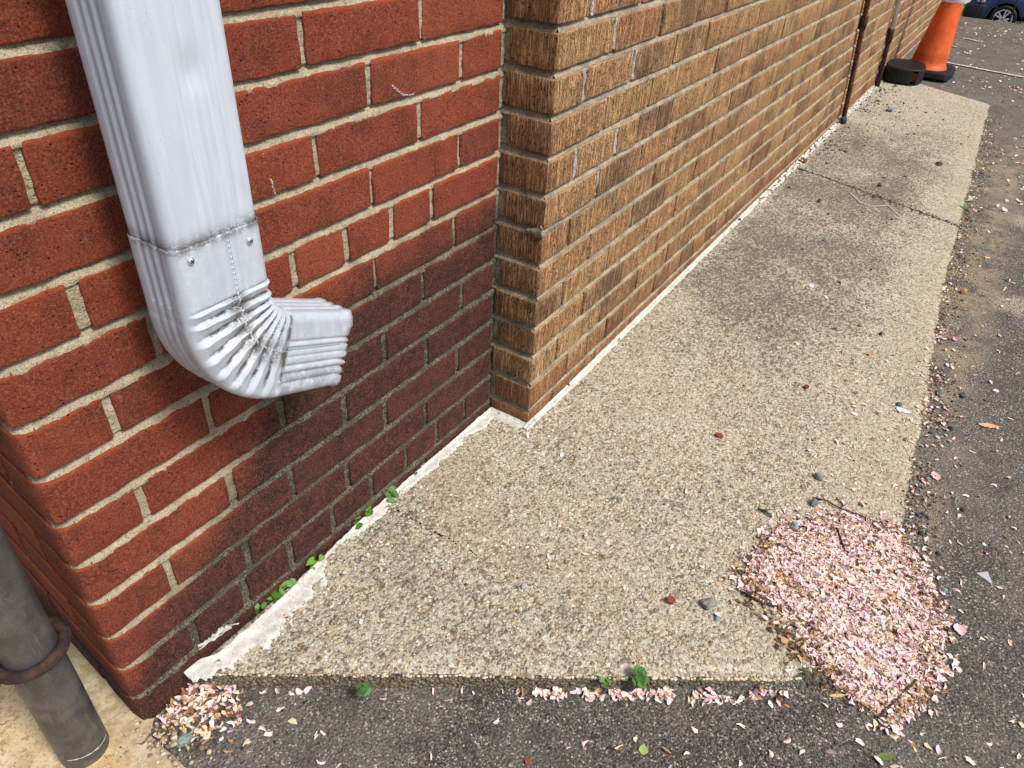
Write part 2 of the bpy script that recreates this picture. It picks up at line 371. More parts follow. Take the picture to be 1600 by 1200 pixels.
# ------------------------------------------------------------------ mesh helpers
def mesh_obj(name, verts, faces, mat=None, parent=None, loc=None, smooth=False, cols=None, attrs=None):
    me = D.meshes.new(name)
    V = np.asarray(verts, dtype=np.float32)
    if isinstance(faces, np.ndarray):
        k = faces.shape[1]; nf = len(faces)
        me.vertices.add(len(V)); me.vertices.foreach_set('co', V.ravel())
        me.loops.add(nf * k); me.loops.foreach_set('vertex_index', faces.astype(np.int32).ravel())
        me.polygons.add(nf); me.polygons.foreach_set('loop_start', np.arange(0, nf * k, k, dtype=np.int32))
        me.update(calc_edges=True)
    else:
        me.from_pydata([tuple(v) for v in V.tolist()], [], [tuple(f) for f in faces]); me.update()
    if smooth: me.polygons.foreach_set('use_smooth', [True] * len(me.polygons))
    if cols is not None:
        a = me.color_attributes.new('Col', 'FLOAT_COLOR', 'POINT')
        cc = np.ones((len(V), 4), np.float32); cc[:, :3] = cols; a.data.foreach_set('color', cc.ravel())
    for k, v in (attrs or {}).items():
        a = me.attributes.new(k, 'FLOAT', 'POINT'); a.data.foreach_set('value', np.asarray(v, np.float32))
    if mat: me.materials.append(mat)
    o = D.objects.new(name, me); C.objects.link(o)
    if parent: o.parent = parent
    if loc is not None: o.location = loc
    return o
def tag(o, label=None, cat=None, group=None, kind=None):
    if label: o['label'] = label
    if cat: o['category'] = cat
    if group: o['group'] = group
    if kind: o['kind'] = kind
    return o
def empty(name, loc=(0, 0, 0), rz=0, **k):
    o = D.objects.new(name, None); C.objects.link(o); o.location = loc; o.rotation_euler = (0, 0, rz); o.empty_display_size = .05
    return tag(o, **k)
def rbox(sx, sy, sz, r, nx=3, ny=2, nz=2, jit=0.0, seed=0.0, jf=18):
    """rounded box centred on 0 with an irregular skin"""
    def ax(a, n):
        a /= 2
        return [-a, -a + r * .35, -a + r] + [(-a + r) + (2 * a - 2 * r) * i / n for i in range(1, n)] + [a - r, a - r * .35, a]
    A = [ax(sx, nx), ax(sy, ny), ax(sz, nz)]; S = (sx / 2, sy / 2, sz / 2)
    vid = {}; V = []; Fc = []
    def vert(i, j, k):
        key = (i, j, k)
        if key in vid: return vid[key]
        p = Vector((A[0][i], A[1][j], A[2][k]))
        q = Vector([max(-S[t] + r, min(S[t] - r, p[t])) for t in range(3)])
        d = p - q
        if d.length > 1e-9: p = q + d.normalized() * r
        if jit:
            e = 0.0
            v = Vector((p.x * jf + seed, p.y * jf + seed * 1.7, p.z * jf - seed))
            p = p + Vector((mn.noise(v), mn.noise(v + Vector((9, 0, 0))), mn.noise(v + Vector((0, 9, 0))))) * jit
            v = v * 4
            p = p + Vector((mn.noise(v), mn.noise(v + Vector((9, 0, 0))), mn.noise(v + Vector((0, 9, 0))))) * jit * .5
        vid[key] = len(V); V.append(p); return vid[key]
    N = [len(a) - 1 for a in A]
    for a, b, c in ((0, 1, 2), (1, 2, 0), (2, 0, 1)):
        for side in (0, N[c]):
            for i in range(N[a]):
                for j in range(N[b]):
                    q = []
                    for (di, dj) in ((0, 0), (1, 0), (1, 1), (0, 1)):
                        idx = [0, 0, 0]; idx[a] = i + di; idx[b] = j + dj; idx[c] = side; q.append(vert(*idx))
                    if side == 0: q.reverse()
                    Fc.append(q)
    return [tuple(v) for v in V], Fc
class Bag:
    """collects many pieces into one mesh"""
    def __init__(s): s.v = []; s.f = []; s.c = []; s.n = 0; s.r = []
    def add(s, V, Fc, col=None, rnd=None):
        V = np.asarray(V, np.float32); s.v.append(V)
        s.f += [tuple(i + s.n for i in f) for f in Fc]; s.n += len(V)
        if col is not None: s.c.append(np.tile(np.asarray(col, np.float32), (len(V), 1)))
        if rnd is not None: s.r += [rnd] * len(V)
    def build(s, name, mat, parent=None, smooth=False, **k):
        at = {'rnd': s.r} if s.r else None
        return mesh_obj(name, np.concatenate(s.v), s.f, mat, parent, smooth=smooth, cols=np.concatenate(s.c) if s.c else None, attrs=at)
def tube(pts, rad, n=10, caps=True):
    pts = [Vector(p) for p in pts]; V = []; Fc = []
    rads = rad if isinstance(rad, (list, tuple)) else [rad] * len(pts)
    up = None
    for i, p in enumerate(pts):
        t = (pts[min(i + 1, len(pts) - 1)] - pts[max(i - 1, 0)]).normalized()
        if up is None: up = t.orthogonal().normalized()
        up = (up - t * up.dot(t)).normalized(); b = t.cross(up)
        for k in range(n):
            a = 2 * math.pi * k / n; V.append(p + (up * math.cos(a) + b * math.sin(a)) * rads[i])
    for i in range(len(pts) - 1):
        for k in range(n):
            k2 = (k + 1) % n; Fc.append((i * n + k, i * n + k2, (i + 1) * n + k2, (i + 1) * n + k))
    if caps:
        Fc.append(tuple(range(n - 1, -1, -1))); Fc.append(tuple(range((len(pts) - 1) * n, len(pts) * n)))
    return [tuple(v) for v in V], Fc
def grid_faces(nu, nv, wrap=False):
    i = np.arange(nu - 1)[:, None]; j = np.arange(nv if wrap else nv - 1)[None, :]
    j2 = (j + 1) % nv
    a = i * nv + j; b = (i + 1) * nv + j; c = (i + 1) * nv + j2; d = i * nv + j2
    return np.stack([a, b, c, d], -1).reshape(-1, 4)

# ------------------------------------------------------------------ ground
def build_ground():
    # asphalt: fine near, then falling away behind the crest at the fence
    xs = np.concatenate([[-200, -60, -20, -8, -3, -1.5], np.arange(-1, 3, .03), np.arange(3, 7.4, .07), [7.44, 7.50, 7.6, 7.8, 8.6, 9.5, 11, 13, 16, 20, 27.2]])
    ys = np.concatenate([[-200, -60, -20, -9, -6, -4], np.arange(-3, .4, .035), [.5, 1, 3, 8, 20, 60, 200]])
    V = []
    for x in xs:
        for y in ys:
            if x <= 7.45:
                z = za(max(x, -1), y)
                z += .004 * n3(x * 2.3, y * 2.3, 0) * (1 if (y < -.9 or x < 0) else .2)
            else: z = .155 - .02 - 2.42 * min(1, (x - 7.45) / 9) ** .8
            V.append((x, y, min(z, .165)))
    o = mesh_obj('asphalt_ground', V, grid_faces(len(xs), len(ys)), M['asph'], smooth=True); tag(o, kind='structure')
    g = NT('grass_turf'); P = g.pos(); n = g.noise(P, 9, 5, .7)
    gm = g.done(g.mix(g.smooth(n, .35, .65), (.03, .075, .012), (.12, .24, .03)), .9, g.bump(n, 1, .05), .2)
    pv = mat_plain('pale_pavement', (.42, .39, .33), .9, .2)
    def strip(name, x0, x1, z, m_):
        xx = np.linspace(x0, x1, 20); yy = np.linspace(-40, 40, 60)
        V = [(x, y, z + .03 * n3(x, y, 3)) for x in xx for y in yy]
        o = mesh_obj(name, V, grid_faces(20, 60), m_, smooth=True); return o
    tag(strip('grass_verge', 27.2, 31.0, -2.20, gm), kind='structure')
    tag(strip('pavement', 31.0, 35.0, -2.18, pv), kind='structure')
    tag(strip('lawn', 35.0, 80.0, -2.14, gm), kind='structure')
    # blades over the verge so it does not read as a painted sheet
    n_ = 9000; rng = np.random.RandomState(3)
    bx = rng.uniform(27.3, 40, n_); by = rng.uniform(-3, 6, n_); keep = (bx < 31) | (bx > 35); bx = bx[keep]; by = by[keep]; n_ = len(bx)
    a = rng.uniform(0, 6.28, n_); h = rng.uniform(.08, .22, n_); w = .03
    V = np.zeros((n_, 3, 3)); V[:, 0] = np.stack([bx - np.cos(a) * w, by - np.sin(a) * w, np.full(n_, -2.2)], 1)
    V[:, 1] = np.stack([bx + np.cos(a) * w, by + np.sin(a) * w, np.full(n_, -2.2)], 1)
    V[:, 2] = np.stack([bx + rng.normal(0, .05, n_), by + rng.normal(0, .05, n_), -2.2 + h], 1)
    cols = np.repeat(np.stack([rng.uniform(.05, .16, n_), rng.uniform(.14, .30, n_), rng.uniform(.01, .05, n_)], 1), 3, 0)
    o = mesh_obj('grass', V.reshape(-1, 3), np.arange(n_ * 3).reshape(-1, 3), M['leafc'], cols=cols)
    tag(o, 'bright green grass on the verge beyond the car park fence', 'grass', kind='stuff')
build_ground()

# slab outline
RE = [(.50, -.735), (.60, -.765), (.72, -.815), (.937, -.832), (1.417, -.810), (2.117, -.759), (2.808, -.738), (4.48, -.677), (4.8, -.66)]
FE = [(0.0, .093), (.02, .075), (-.019, .093), (-.311, .297), (-.549, .458), (-.753, .592), (-.80, .68)]
def right_edge(x):
    for (a, b), (c, d) in zip(RE, RE[1:]):
        if x <= c: return b + (d - b) * max(0, (x - a)) / (c - a)
    return RE[-1][1]
def front_x(y): return .080 - .683 * min(y, 0) * 1.0 - 0 * y
JX = lambda y: 2.875 + (y + .092) * .352       # joint between the slabs
FX = lambda y: 4.70 + (y + .31) * .55          # far end of the slab
def build_slabs():
    par = empty('pavement_concrete'); tag(par, kind='structure')
    for idx, (x0f, x1f, nu, nv) in enumerate(((lambda y: front_x(y), lambda y: JX(y) - .004, 420, 150), (lambda y: JX(y) + .004, FX, 160, 70))):
        us = np.linspace(0, 1, nu) ** (1.35 if idx == 0 else 1); vs = np.linspace(0, 1, nv)
        V = np.zeros((nu, nv, 3))
        for i, u in enumerate(us):
            for j, v in enumerate(vs):
                y = .02 - .78 * v
                for _ in range(4):
                    x = x0f(y) + (x1f(y) - x0f(y)) * u
                    ye = right_edge(x) + .006 * n3(x * 9, 0, 1) + .003 * n3(x * 50, 0, 1)
                    yw = -.006 if x < .5 else .012
                    y = yw + (ye - yw) * v
                if idx == 0 and u < .2:
                    x += (.005 * n3(y * 14, 4, 0) + .003 * n3(y * 70, 4, 0)) * (1 - u / .2)
                z = zs(x) + .0012 * n3(x * 12, y * 12, 5) + .0007 * n3(x * 60, y * 60, 5)
                if idx == 0:       # the worn front lip
                    dd = x - front_x(y)
                    z -= .006 * (1 - sm(0, .03, dd)) * (1 + .6 * n3(x * 30, y * 30, 8))
                z -= .003 * (1 - sm(0, .02, y - ye))
                V[i, j] = (x, y, z)
        # skirt
        VV = V.reshape(-1, 3).tolist(); Fc = grid_faces(nu, nv).tolist()
        def skirt(ids, dep, out):
            b = len(VV)
            for s_ in range(1, 5):
                for t, k in enumerate(ids):
                    p = VV[k]; o_ = .004 * math.sin(s_ / 4 * 1.57) + .0022 * n3(p[0] * 80, p[1] * 80, s_ * 2.1)
                    VV.append([p[0] + out[0] * o_, p[1] + out[1] * o_, p[2] - dep * s_ / 4])
            rows = [ids] + [list(range(b + s_ * len(ids), b + (s_ + 1) * len(ids))) for s_ in range(4)]
            for r0, r1 in zip(rows, rows[1:]):
                for t in range(len(ids) - 1): Fc.append((r0[t], r1[t], r1[t + 1], r0[t + 1]))
        skirt(list(range(nv)), .05, (-.82, -.56)); skirt([i * nv + nv - 1 for i in range(nu)], .03, (0, -1))
        skirt([(nu - 1) * nv + j for j in range(nv)], .03, (.0, 0)); skirt([i * nv for i in range(nu)], .04, (0, 0))
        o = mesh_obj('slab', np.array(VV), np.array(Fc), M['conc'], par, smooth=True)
build_slabs()

# sandy stone paving round the corner, under the post
def build_stone():
    us = np.linspace(0, 1, 70); vs = np.linspace(-1.2, 1.6, 150); V = []
    for u in us:
        for y in vs:
            xr = .004 + .006 * n3(y * 20, 1, 1) + (-.04 * sm(-.08, -.3, -abs(y)) if 0 else 0)
            if y > 0: xr = .03
            x = -1.3 + (xr + 1.3) * u ** .5
            d = xr - x
            z = .0175 + .003 * n3(x * 8, y * 8, 2) + .0015 * n3(x * 40, y * 40, 2) - .012 * (1 - sm(0, .02, d))
            V.append((x, y, z))
    o = mesh_obj('stone_paving', V, grid_faces(70, 150), M['stone'], smooth=True); tag(o, kind='structure')
build_stone()

def struck(z, pitch, z0, jt, lo=.0012, hi=.0095, mid=.0042):
    # depth of the mortar behind the brick face: flush at the lower brick, cut back under the upper one
    d = (z - z0 + pitch / 2) % pitch - pitch / 2
    if abs(d) > jt * .9: return mid
    t = (d + jt / 2) / jt
    return lo + (hi - lo) * min(1, max(0, t)) if t <= 1 else hi + (mid - hi) * min(1, (t - 1) / .3)
# ------------------------------------------------------------------ red wall
PR = .0677; JT = .0105
XI = .8570
red_joints = {0: [.21, .42, .63], 1: [.106, .198, .29, .386, .483, .579, .672, .766], 2: [.217, .428, .638], 3: [.101, .316, .53, .738],
              4: [.217, .438, .647], 5: [.099, .319, .539, .751], 6: [.211, .427, .641], 7: [.098, .313, .527, .728],
              8: [.17, .273, .374, .475, .57, .669], 9: [.101, .32, .532, .739], 10: [.217, .435, .642], 11: [.094, .32, .539, .744],
              12: [.217, .432, .65], 13: [.1, .32, .54, .745], 14: [.217, .43, .645], 15: [.1, .2, .3, .4, .5, .6, .7]}
def build_red():
    w = empty('red_brick_wall', (0, 0, 0), label='red brick wall behind the white downspout, sooty and damp at its foot', cat='wall')
    far = Bag(); rg = random.Random(5)
    def put(cx, cy, cz, sx, sy, sz, r=.0026, nx=8, corner=False):
        V, Fc = rbox(sx, sy, sz, r, max(4, int(sx / .0105)), 2 if not corner else max(3, int(sy / .02)), 5, .0014, rg.uniform(0, 90), 45)
        if corner:
            V2 = []
            for (x, y, z) in V:        # worn bullnose on the outer corner
                X_ = x + sx / 2; Y_ = y + sy / 2; r_ = .016
                if X_ < r_ and Y_ < r_:
                    d = math.hypot(r_ - X_, r_ - Y_)
                    if d > 0:
                        k_ = r_ / max(d, 1e-6) if d > r_ else 1
                        X_ = r_ - (r_ - X_) * k_; Y_ = r_ - (r_ - Y_) * k_
                V2.append((X_ - sx / 2, Y_ - sy / 2, z))
            V = V2
        if cx - sx / 2 < .001: V = [(x + .097 * (y + cy) * max(0, 1 - (x + cx) / .1), y, z) for x, y, z in V]
        cs = np.array([(cx + a * sx / 2, cy + b * sy / 2, cz + c * sz / 2) for a in (-1, 0, 1) for b in (-1, 1) for c in (-1, 1)])
        if seen(cs, 0):
            o = mesh_obj('brick', V, Fc, M['red'], w, (cx, cy, cz), smooth=True)
            o.rotation_euler = (rg.gauss(0, .004), rg.gauss(0, .002), rg.gauss(0, .003))
        else:
            far.add(np.array(V) + (cx, cy, cz), Fc, rnd=rg.random())
    for k in range(-1, 16):
        js = red_joints[max(k, 0)]
        z0 = k * PR + JT / 2; hz = PR - JT
        ed = [0.0] + js + [XI - .004]
        for i, (a, b) in enumerate(zip(ed, ed[1:])):
            g = (JT / 2 + rg.uniform(-.0015, .002))
            if i == 0:
                # the corner brick turns into the side face
                dep = .203 if b < .15 else .098
                xa, xb = 0, b - g
                jy = rg.uniform(-.0012, .0012)
                put((xa + xb) / 2, dep / 2 + jy, z0 + hz / 2, xb - xa, dep, hz, corner=True)
                y = dep + JT
                while y < .75:
                    put(.049, y + .0965, z0 + hz / 2, .098, .193, hz); y += .203
            else:
                xa = a + g; xb = b - g if b != ed[-1] else b
                jy = rg.uniform(-.0012, .0014)
                put((xa + xb) / 2, .045 + jy, z0 + hz / 2 + rg.uniform(-.0008, .0008), xb - xa, .09, hz + rg.uniform(-.001, .001))
    # mortar bed: a displaced sheet a few millimetres behind the brick faces
    nu, nv = 210, 880
    V = []
    for x in np.linspace(.022, XI + .01, nu):
        for z in np.linspace(-.07, 1.09, nv):
            V.append((x, struck(z, PR, 0, JT) + .0016 * n3(x * 45, 0, z * 60) + .0012 * n3(x * 190, 3, z * 190), z))
    mesh_obj('mortar', V, grid_faces(nu, nv), M['mred'], w, smooth=True)
    V = []; path = []
    for y in np.linspace(.6, .021, 90): path.append((.0052 + .097 * y, y))
    for a in np.linspace(0, math.pi / 2, 12)[1:]: path.append((.0225 - .0165 * math.cos(a), .0205 - .0163 * math.sin(a)))
    for (x, y) in path:
        for z in np.linspace(-.07, 1.09, nv):
            d = struck(z, PR, 0, JT) - .0042 + .0012 * n3(5, y * 60, z * 60) + .0009 * n3(x * 200, y * 200, z * 200)
            V.append((x + d * .7, y + d * .7, z))
    mesh_obj('mortar', V, grid_faces(len(path), nv), M['mred'], w, smooth=True)
    if far.n:
        o = far.build('bricks', M['red'], w, smooth=True); o['kind'] = 'stuff'
    # the storey above, out of the picture
    s = NT('brickwork_above'); P = s.pos(); bt = s.n('ShaderNodeTexBrick'); X, Y, Z = s.xyz(P)
    cb = s.n('ShaderNodeCombineXYZ'); s.l(s.math('ADD', X, Y), cb.inputs[0]); s.l(Z, cb.inputs[1]); s.l(cb.outputs[0], bt.inputs['Vector'])
    bt.inputs['Scale'].default_value = 1; bt.inputs['Brick Width'].default_value = .21; bt.inputs['Row Height'].default_value = PR
    bt.inputs['Mortar Size'].default_value = .005; bt.inputs['Color1'].default_value = (.33, .068, .028, 1); bt.inputs['Color2'].default_value = (.26, .055, .028, 1)
    bt.inputs['Mortar'].default_value = (.42, .36, .25, 1)
    mu = s.done(bt.outputs[0], .9)
    V, Fc = rbox(XI - .006, .5, 2.4, .002)
    mesh_obj('upper_masonry', V, Fc, mu, w, ((XI) / 2, .252, 1.086 + 1.2 + .004))
    return w
build_red()
def chalk_lines():
    for seg in ([(612, 133), (620, 140), (630, 148), (640, 149), (648, 146)], [(411, 240), (416, 258), (421, 275), (426, 290), (431, 303)]):
        b = Bag()
        for i in range(len(seg) - 1):
            for k in range(14):
                t = (k + rs0.rand()) / 14; px = seg[i][0] + (seg[i + 1][0] - seg[i][0]) * t; py = seg[i][1] + (seg[i + 1][1] - seg[i][1]) * t
                q = on_plane(px + rs0.normal(0, .9), py + rs0.normal(0, .9), 1, -.0012); V, Fc = rbox(.0013, .0006, .0011, .0002, 1, 1, 1)
                b.add(np.array(V) * rs0.uniform(.5, 1.3) + q, Fc)
        o = b.build('chalk_mark', M['paint'], D.objects['red_brick_wall'])
rs0 = np.random.RandomState(4)
chalk_lines()

# ------------------------------------------------------------------ tan wall
PT = .0673; DZ = .01255; XT = .8603; YT = -.0968; TL = .010
def tan_z(z, x): return z + TL * (x - XT)
def build_tan():
    w = empty('tan_brick_wall', (XT, YT, 0), label='long tan wire-cut brick wall running back from the projecting corner', cat='wall')
    rg = random.Random(11); cand = []
    for r in range(-4, 13):
        zc = DZ + (12 - r) * PT + PT / 2
        header = r in (4, 11, -3)
        if r == 4: js = [.964, 1.127, 1.23, 1.329, 1.415]
        elif r == 11: js = [1.017, 1.112, 1.209, 1.301]
        elif header: js = [.964, 1.06, 1.16]
        elif r % 2 == 0: js = [.965, 1.163, 1.362]
        else: js = [1.064, 1.265, 1.46]
        pitch = .0945 if header else .187
        while js[-1] < 7.9: js.append(js[-1] + pitch + rg.uniform(-.003, .003))
        if r % 3 == 1 and not header:
            js = [j for j in js]
        a = XT
        for i, b in enumerate(js):
            gp = .0065 if b < 1.2 and r < 9 else (.0045 if b < 1.7 else .003)
            ga = .0065 if (i > 0 and a < 1.2 and r < 9) else (.0045 if a < 1.7 else .003)
            xa = a + (0 if i == 0 else ga); xb = b - gp
            cand.append((xa, xb, zc, r, i == 0)); a = b
    vis = []
    hid = []
    for c_ in cand:
        xa, xb, zc, r, first = c_
        ps = np.array([(x, YT, tan_z(zc + dz, x)) for x in (xa, (xa + xb) / 2, xb) for dz in (-.03, 0, .03)])
        if seen(ps, 0) and zc + .03 > zs(xa) - .02:
            x, y, z = project(ps); vis.append(((x.max() - x.min()) * 1.0 + (y.max() - y.min()), c_))
        else: hid.append(c_)
    vis.sort(key=lambda t: -t[0]); single = [c_ for _, c_ in vis[:298]]; rest = [c_ for _, c_ in vis[298:]]
    cache = {}
    HZ = PT - .0085; HN = PT - .0125
    def shape(L, dep, fine, var):
        key = (round(L, 3), dep, fine, var)
        if key not in cache:
            V, Fc = rbox(round(L, 3), dep, HN if fine == 2 else HZ, .0022, 9 if fine else 2, 5 if dep > .08 and fine else 1, 4 if fine else 1, .0013 if fine else .0006, var * 13.7 + 3, 35)
            o = mesh_obj('brick', V, Fc, M['tan'], smooth=True); me = o.data; D.objects.remove(o); cache[key] = (me, V, Fc)
        return cache[key]
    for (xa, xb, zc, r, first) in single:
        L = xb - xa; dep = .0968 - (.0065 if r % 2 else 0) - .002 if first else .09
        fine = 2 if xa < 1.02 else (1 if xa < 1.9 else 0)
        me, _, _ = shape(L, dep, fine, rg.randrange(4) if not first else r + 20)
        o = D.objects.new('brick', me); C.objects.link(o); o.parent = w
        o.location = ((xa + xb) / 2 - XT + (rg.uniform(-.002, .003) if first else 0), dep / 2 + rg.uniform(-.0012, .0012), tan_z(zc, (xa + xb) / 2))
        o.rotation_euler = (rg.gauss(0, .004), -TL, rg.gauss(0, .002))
    for nm, lst in (('bricks', rest), ('bricks', hid)):
        bg_ = Bag()
        for (xa, xb, zc, r, first) in lst:
            V, Fc = rbox(xb - xa, .0928 if first else .09, HZ, .0022, 1, 1, 1)
            bg_.add(np.array(V) + ((xa + xb) / 2 - XT, .045 + rg.uniform(-.001, .001), tan_z(zc, (xa + xb) / 2)), Fc, rnd=rg.random())
        if bg_.n:
            o = bg_.build(nm, M['tan'], w); o['kind'] = 'stuff'
    # mortar
    xs = np.concatenate([np.linspace(XT + .007, 2.2, 220), np.linspace(2.22, 7.9, 130)]); zz = np.linspace(-.1, 1.12, 820)
    V = [(x - XT, struck(z, PT, DZ, .009, .0005, .0075, .004) + .0030 * (1 - sm(.95, 1.2, x)) + .0014 * n3(x * 60, 1, z * 60) + .0009 * n3(x * 220, 1, z * 220), tan_z(z, x)) for x in xs for z in zz]
    mesh_obj('mortar', V, grid_faces(len(xs), len(zz)), M['mtan'], w, smooth=True)
    ys = np.linspace(0.0065, .115, 34)
    V = [(struck(z, PT, DZ, .012, .003, .0125, .007) + .0014 * n3(3, y * 60, z * 60) + .0008 * n3(4, y * 220, z * 220), y, z) for y in ys for z in zz]
    mesh_obj('mortar', V, grid_faces(len(ys), len(zz)), M['mtan'], w, smooth=True)
    # pale filler in the wide upright joints near the corner
    fb = Bag()
    for (px, py, h) in ((929, 15, .056), (963, 57, .052), (993, 103, .055), (913, 143, .055), (945, 180, .056), (900, 257, .056), (963, 225, .052), (933, 287, .050), (876, 462, .05)):
        q = on_plane(px, py, 1, YT)
        q[2] = DZ + PT * (round((q[2] - DZ - PT / 2 - TL * (q[0] - XT)) / PT) + .5)
        V, Fc = rbox(.0125, .006, h, .002, 3, 1, 10, .0030, px, 60)
        fb.add(np.array(V) + (q[0] - XT, .0048, tan_z(q[2], q[0])), Fc)
    o = fb.build('joint_filler', M['caulk'], w, smooth=True); o['kind'] = 'stuff'
    # smeared mortar on the corner (bed T6)
    V = []; nu_, nv_ = 60, 9
    for i in range(nu_):
        t = i / (nu_ - 1); d = -.035 + .115 * t           # wraps round the arris
        if d < 0: bx, by, nx_, ny_ = 0, -d, -1, 0
        else: bx, by, nx_, ny_ = d, 0, 0, -1
        wdt = (.0075 + .006 * math.exp(-((d) / .02) ** 2)) * (.3 + math.sin(math.pi * min(1, t * 1.05)) ** .5) * (1 + .5 * n3(t * 9, 1, 1))
        for j in range(nv_):
            q = j / (nv_ - 1) - .5; pr = -.0065 + .0066 * (1 - (2 * abs(q)) ** 3) * (1 + .4 * n3(t * 20, q * 4, 3))
            z = DZ + 7 * PT - .001 + wdt * q * 2 + .002 * n3(t * 12, q, 7)
            V.append((bx + nx_ * pr, by + ny_ * pr, z))
    mesh_obj('mortar_smear', V, grid_faces(nu_, nv_), M['mtan'], w, smooth=True)
    s = NT('tan_brickwork_above'); P = s.pos(); bt = s.n('ShaderNodeTexBrick'); X, Y, Z = s.xyz(P)
    cb = s.n('ShaderNodeCombineXYZ'); s.l(s.math('ADD', X, Y), cb.inputs[0]); s.l(Z, cb.inputs[1]); s.l(cb.outputs[0], bt.inputs['Vector'])
    bt.inputs['Scale'].default_value = 1; bt.inputs['Brick Width'].default_value = .19; bt.inputs['Row Height'].default_value = PT
    bt.inputs['Mortar Size'].default_value = .004; bt.inputs['Color1'].default_value = (.33, .19, .09, 1); bt.inputs['Color2'].default_value = (.28, .15, .07, 1)
    bt.inputs['Mortar'].default_value = (.38, .32, .22, 1)
    V, Fc = rbox(7.04, .55, 2.4, .002)
    mesh_obj('upper_masonry', V, Fc, s.done(bt.outputs[0], .9), w, (3.52, .277, 1.19 + 1.2))
    V, Fc = rbox(7.02, .40, 1.3, .002)
    mesh_obj('core', V, Fc, M['mtan'], w, (3.525, .215, .53))
build_tan()
# fill between the red wall and the tan corner
def corner_fill():
    V = []
    zz = np.linspace(-.05, 1.08, 300)
    for t in np.linspace(0, 1, 10):
        for z in zz:
            V.append((XI - .008 + t * .017, .0125 - .003 * math.sin(t * 3.1) + .002 * n3(t * 3, 0, z * 70), z))
    o = mesh_obj('corner_mortar', V, grid_faces(10, 300), M['mred'], smooth=True)
    o.parent = D.objects['red_brick_wall']
corner_fill()

# ------------------------------------------------------------------ white sealant strip at the foot of the walls
def build_strip():
    par = empty('peeling_sealant_strip', (.1, 0, .045), label='peeling white paint strip sealing the concrete to the foot of both walls', cat='sealant strip')
    def ribbon(pts, inner, outer, nv=12, drop=.0, lap=.0):
        """pts: list of (x, y, nx, ny) along the wall foot, n pointing out onto the slab"""
        nu = len(pts); V = []
        for i, (x, y, nx, ny) in enumerate(pts):
            s_ = x * 1.0 + y
            a = inner(x, y) ; b = outer(x, y)
            for j in range(nv):
                t = j / (nv - 1); d = a + (b - a) * t
                X_ = x + nx * d; Y_ = y + ny * d
                z = zs(X_) + .0034 + .0012 * n3(X_ * 60, Y_ * 60, 2) + .0008 * n3(X_ * 200, Y_ * 200, 2)
                z += lap * (1 - sm(0, .3, t)); z -= .0042 * sm(.85, 1, t)
                V.append((X_ - .1, Y_, z - .045))
        Fc = []
        for i in range(nu - 1):
            for j in range(nv - 1):
                x = V[i * nv + j][0]; y = V[i * nv + j][1]
                h = n3(x * 38, y * 90, 7)
                if drop and h > drop: continue
                Fc.append((i * nv + j, i * nv + j + 1, (i + 1) * nv + j + 1, (i + 1) * nv + j))
        return V, Fc
    def ragged(x, f=1.0): return .5 * n3(x * 18, 3, 0) + .35 * n3(x * 60, 3, 1) + .25 * n3(x * 170, 3, 2)
    # along the red wall
    pts = [(x, 0, 0, -1) for x in np.linspace(.073, .852, 520)]
    base_in = lambda x: .004 + .014 * sm(.095, .125, x) * (1 - sm(.20, .48, x))
    def oin(x, y): return max(.001, base_in(x) + .004 * ragged(x))
    def oout(x, y):
        w = .034 * (1 - sm(.30, .36, x)) + .016 * sm(.36, .42, x) + .006 * sm(.7, .8, x)
        if .345 < x < .415: w *= .35
        if .085 > x: w *= .8
        return oin(x, y) + max(.002, w * (1 + 1.25 * ragged(x + 3)) + .004 * n3(x * 320, 1, 2))
    V, Fc = ribbon(pts, oin, oout, 14, .62, .004); mesh_obj('strip', V, Fc, M['paint'], par, smooth=True)
    # the tongue of paint that climbs the first brick of the red wall
    Vt = []; 
    for i, x in enumerate(np.linspace(.075, .20, 90)):
        for j in range(8):
            t = j / 7
            zb = .048 + .03 * sm(.075, .10, x) * (1 - sm(.10, .2, x)) * .6
            hh = (.011 * max(0, 1 - abs((x - .135) / .062) ** 1.5) + .001) * max(.1, 1 + 1.6 * ragged(x * 1.7, 1))
            zb += .004 * ragged(x * 2 + 5)
            Vt.append((x - .1, -.0022 - .0012 * n3(x * 90, t * 3, 1), zb + hh * t - .045 + .001))
    Ft = [tuple(q) for q in grid_faces(90, 8).tolist() if n3(Vt[q[0]][0] * 70, q[0] % 8 * .5, 4) < .22 and .004 < Vt[q[0]][0] < .072]
    mesh_obj('flake', Vt, Ft, M['paint'], par, smooth=True)
    # across the end of the pier
    pts = [(.8555, y, -1, 0) for y in np.linspace(-.003, -.106, 90)]
    V, Fc = ribbon(pts, lambda x, y: -.003 + .002 * ragged(y), lambda x, y: .020 + .004 * ragged(y * 2) - .008 * sm(-.07, -.1, y), 10, .66, .003)
    mesh_obj('strip', V, Fc, M['paint'], par, smooth=True)
    # along the tan wall: thin, later broken up
    pts = [(x, YT, 0, -1) for x in np.linspace(.842, 2.4, 800)]
    V, Fc = ribbon(pts, lambda x, y: .001 + .002 * ragged(x), lambda x, y: .0125 + .004 * ragged(x * 1.3) + .004 * n3(x * 5, 0, 0), 8, .60, .004)
    mesh_obj('strip', V, Fc, M['paint'], par, smooth=True)
    pts = [(x, YT, 0, -1) for x in np.linspace(2.4, 4.75, 600)]
    V, Fc = ribbon(pts, lambda x, y: .001, lambda x, y: max(.003, .020 + .012 * ragged(x * 1.3)), 10, .18, .004)
    mesh_obj('strip', V, Fc, M['paint'], par, smooth=True)
build_strip()

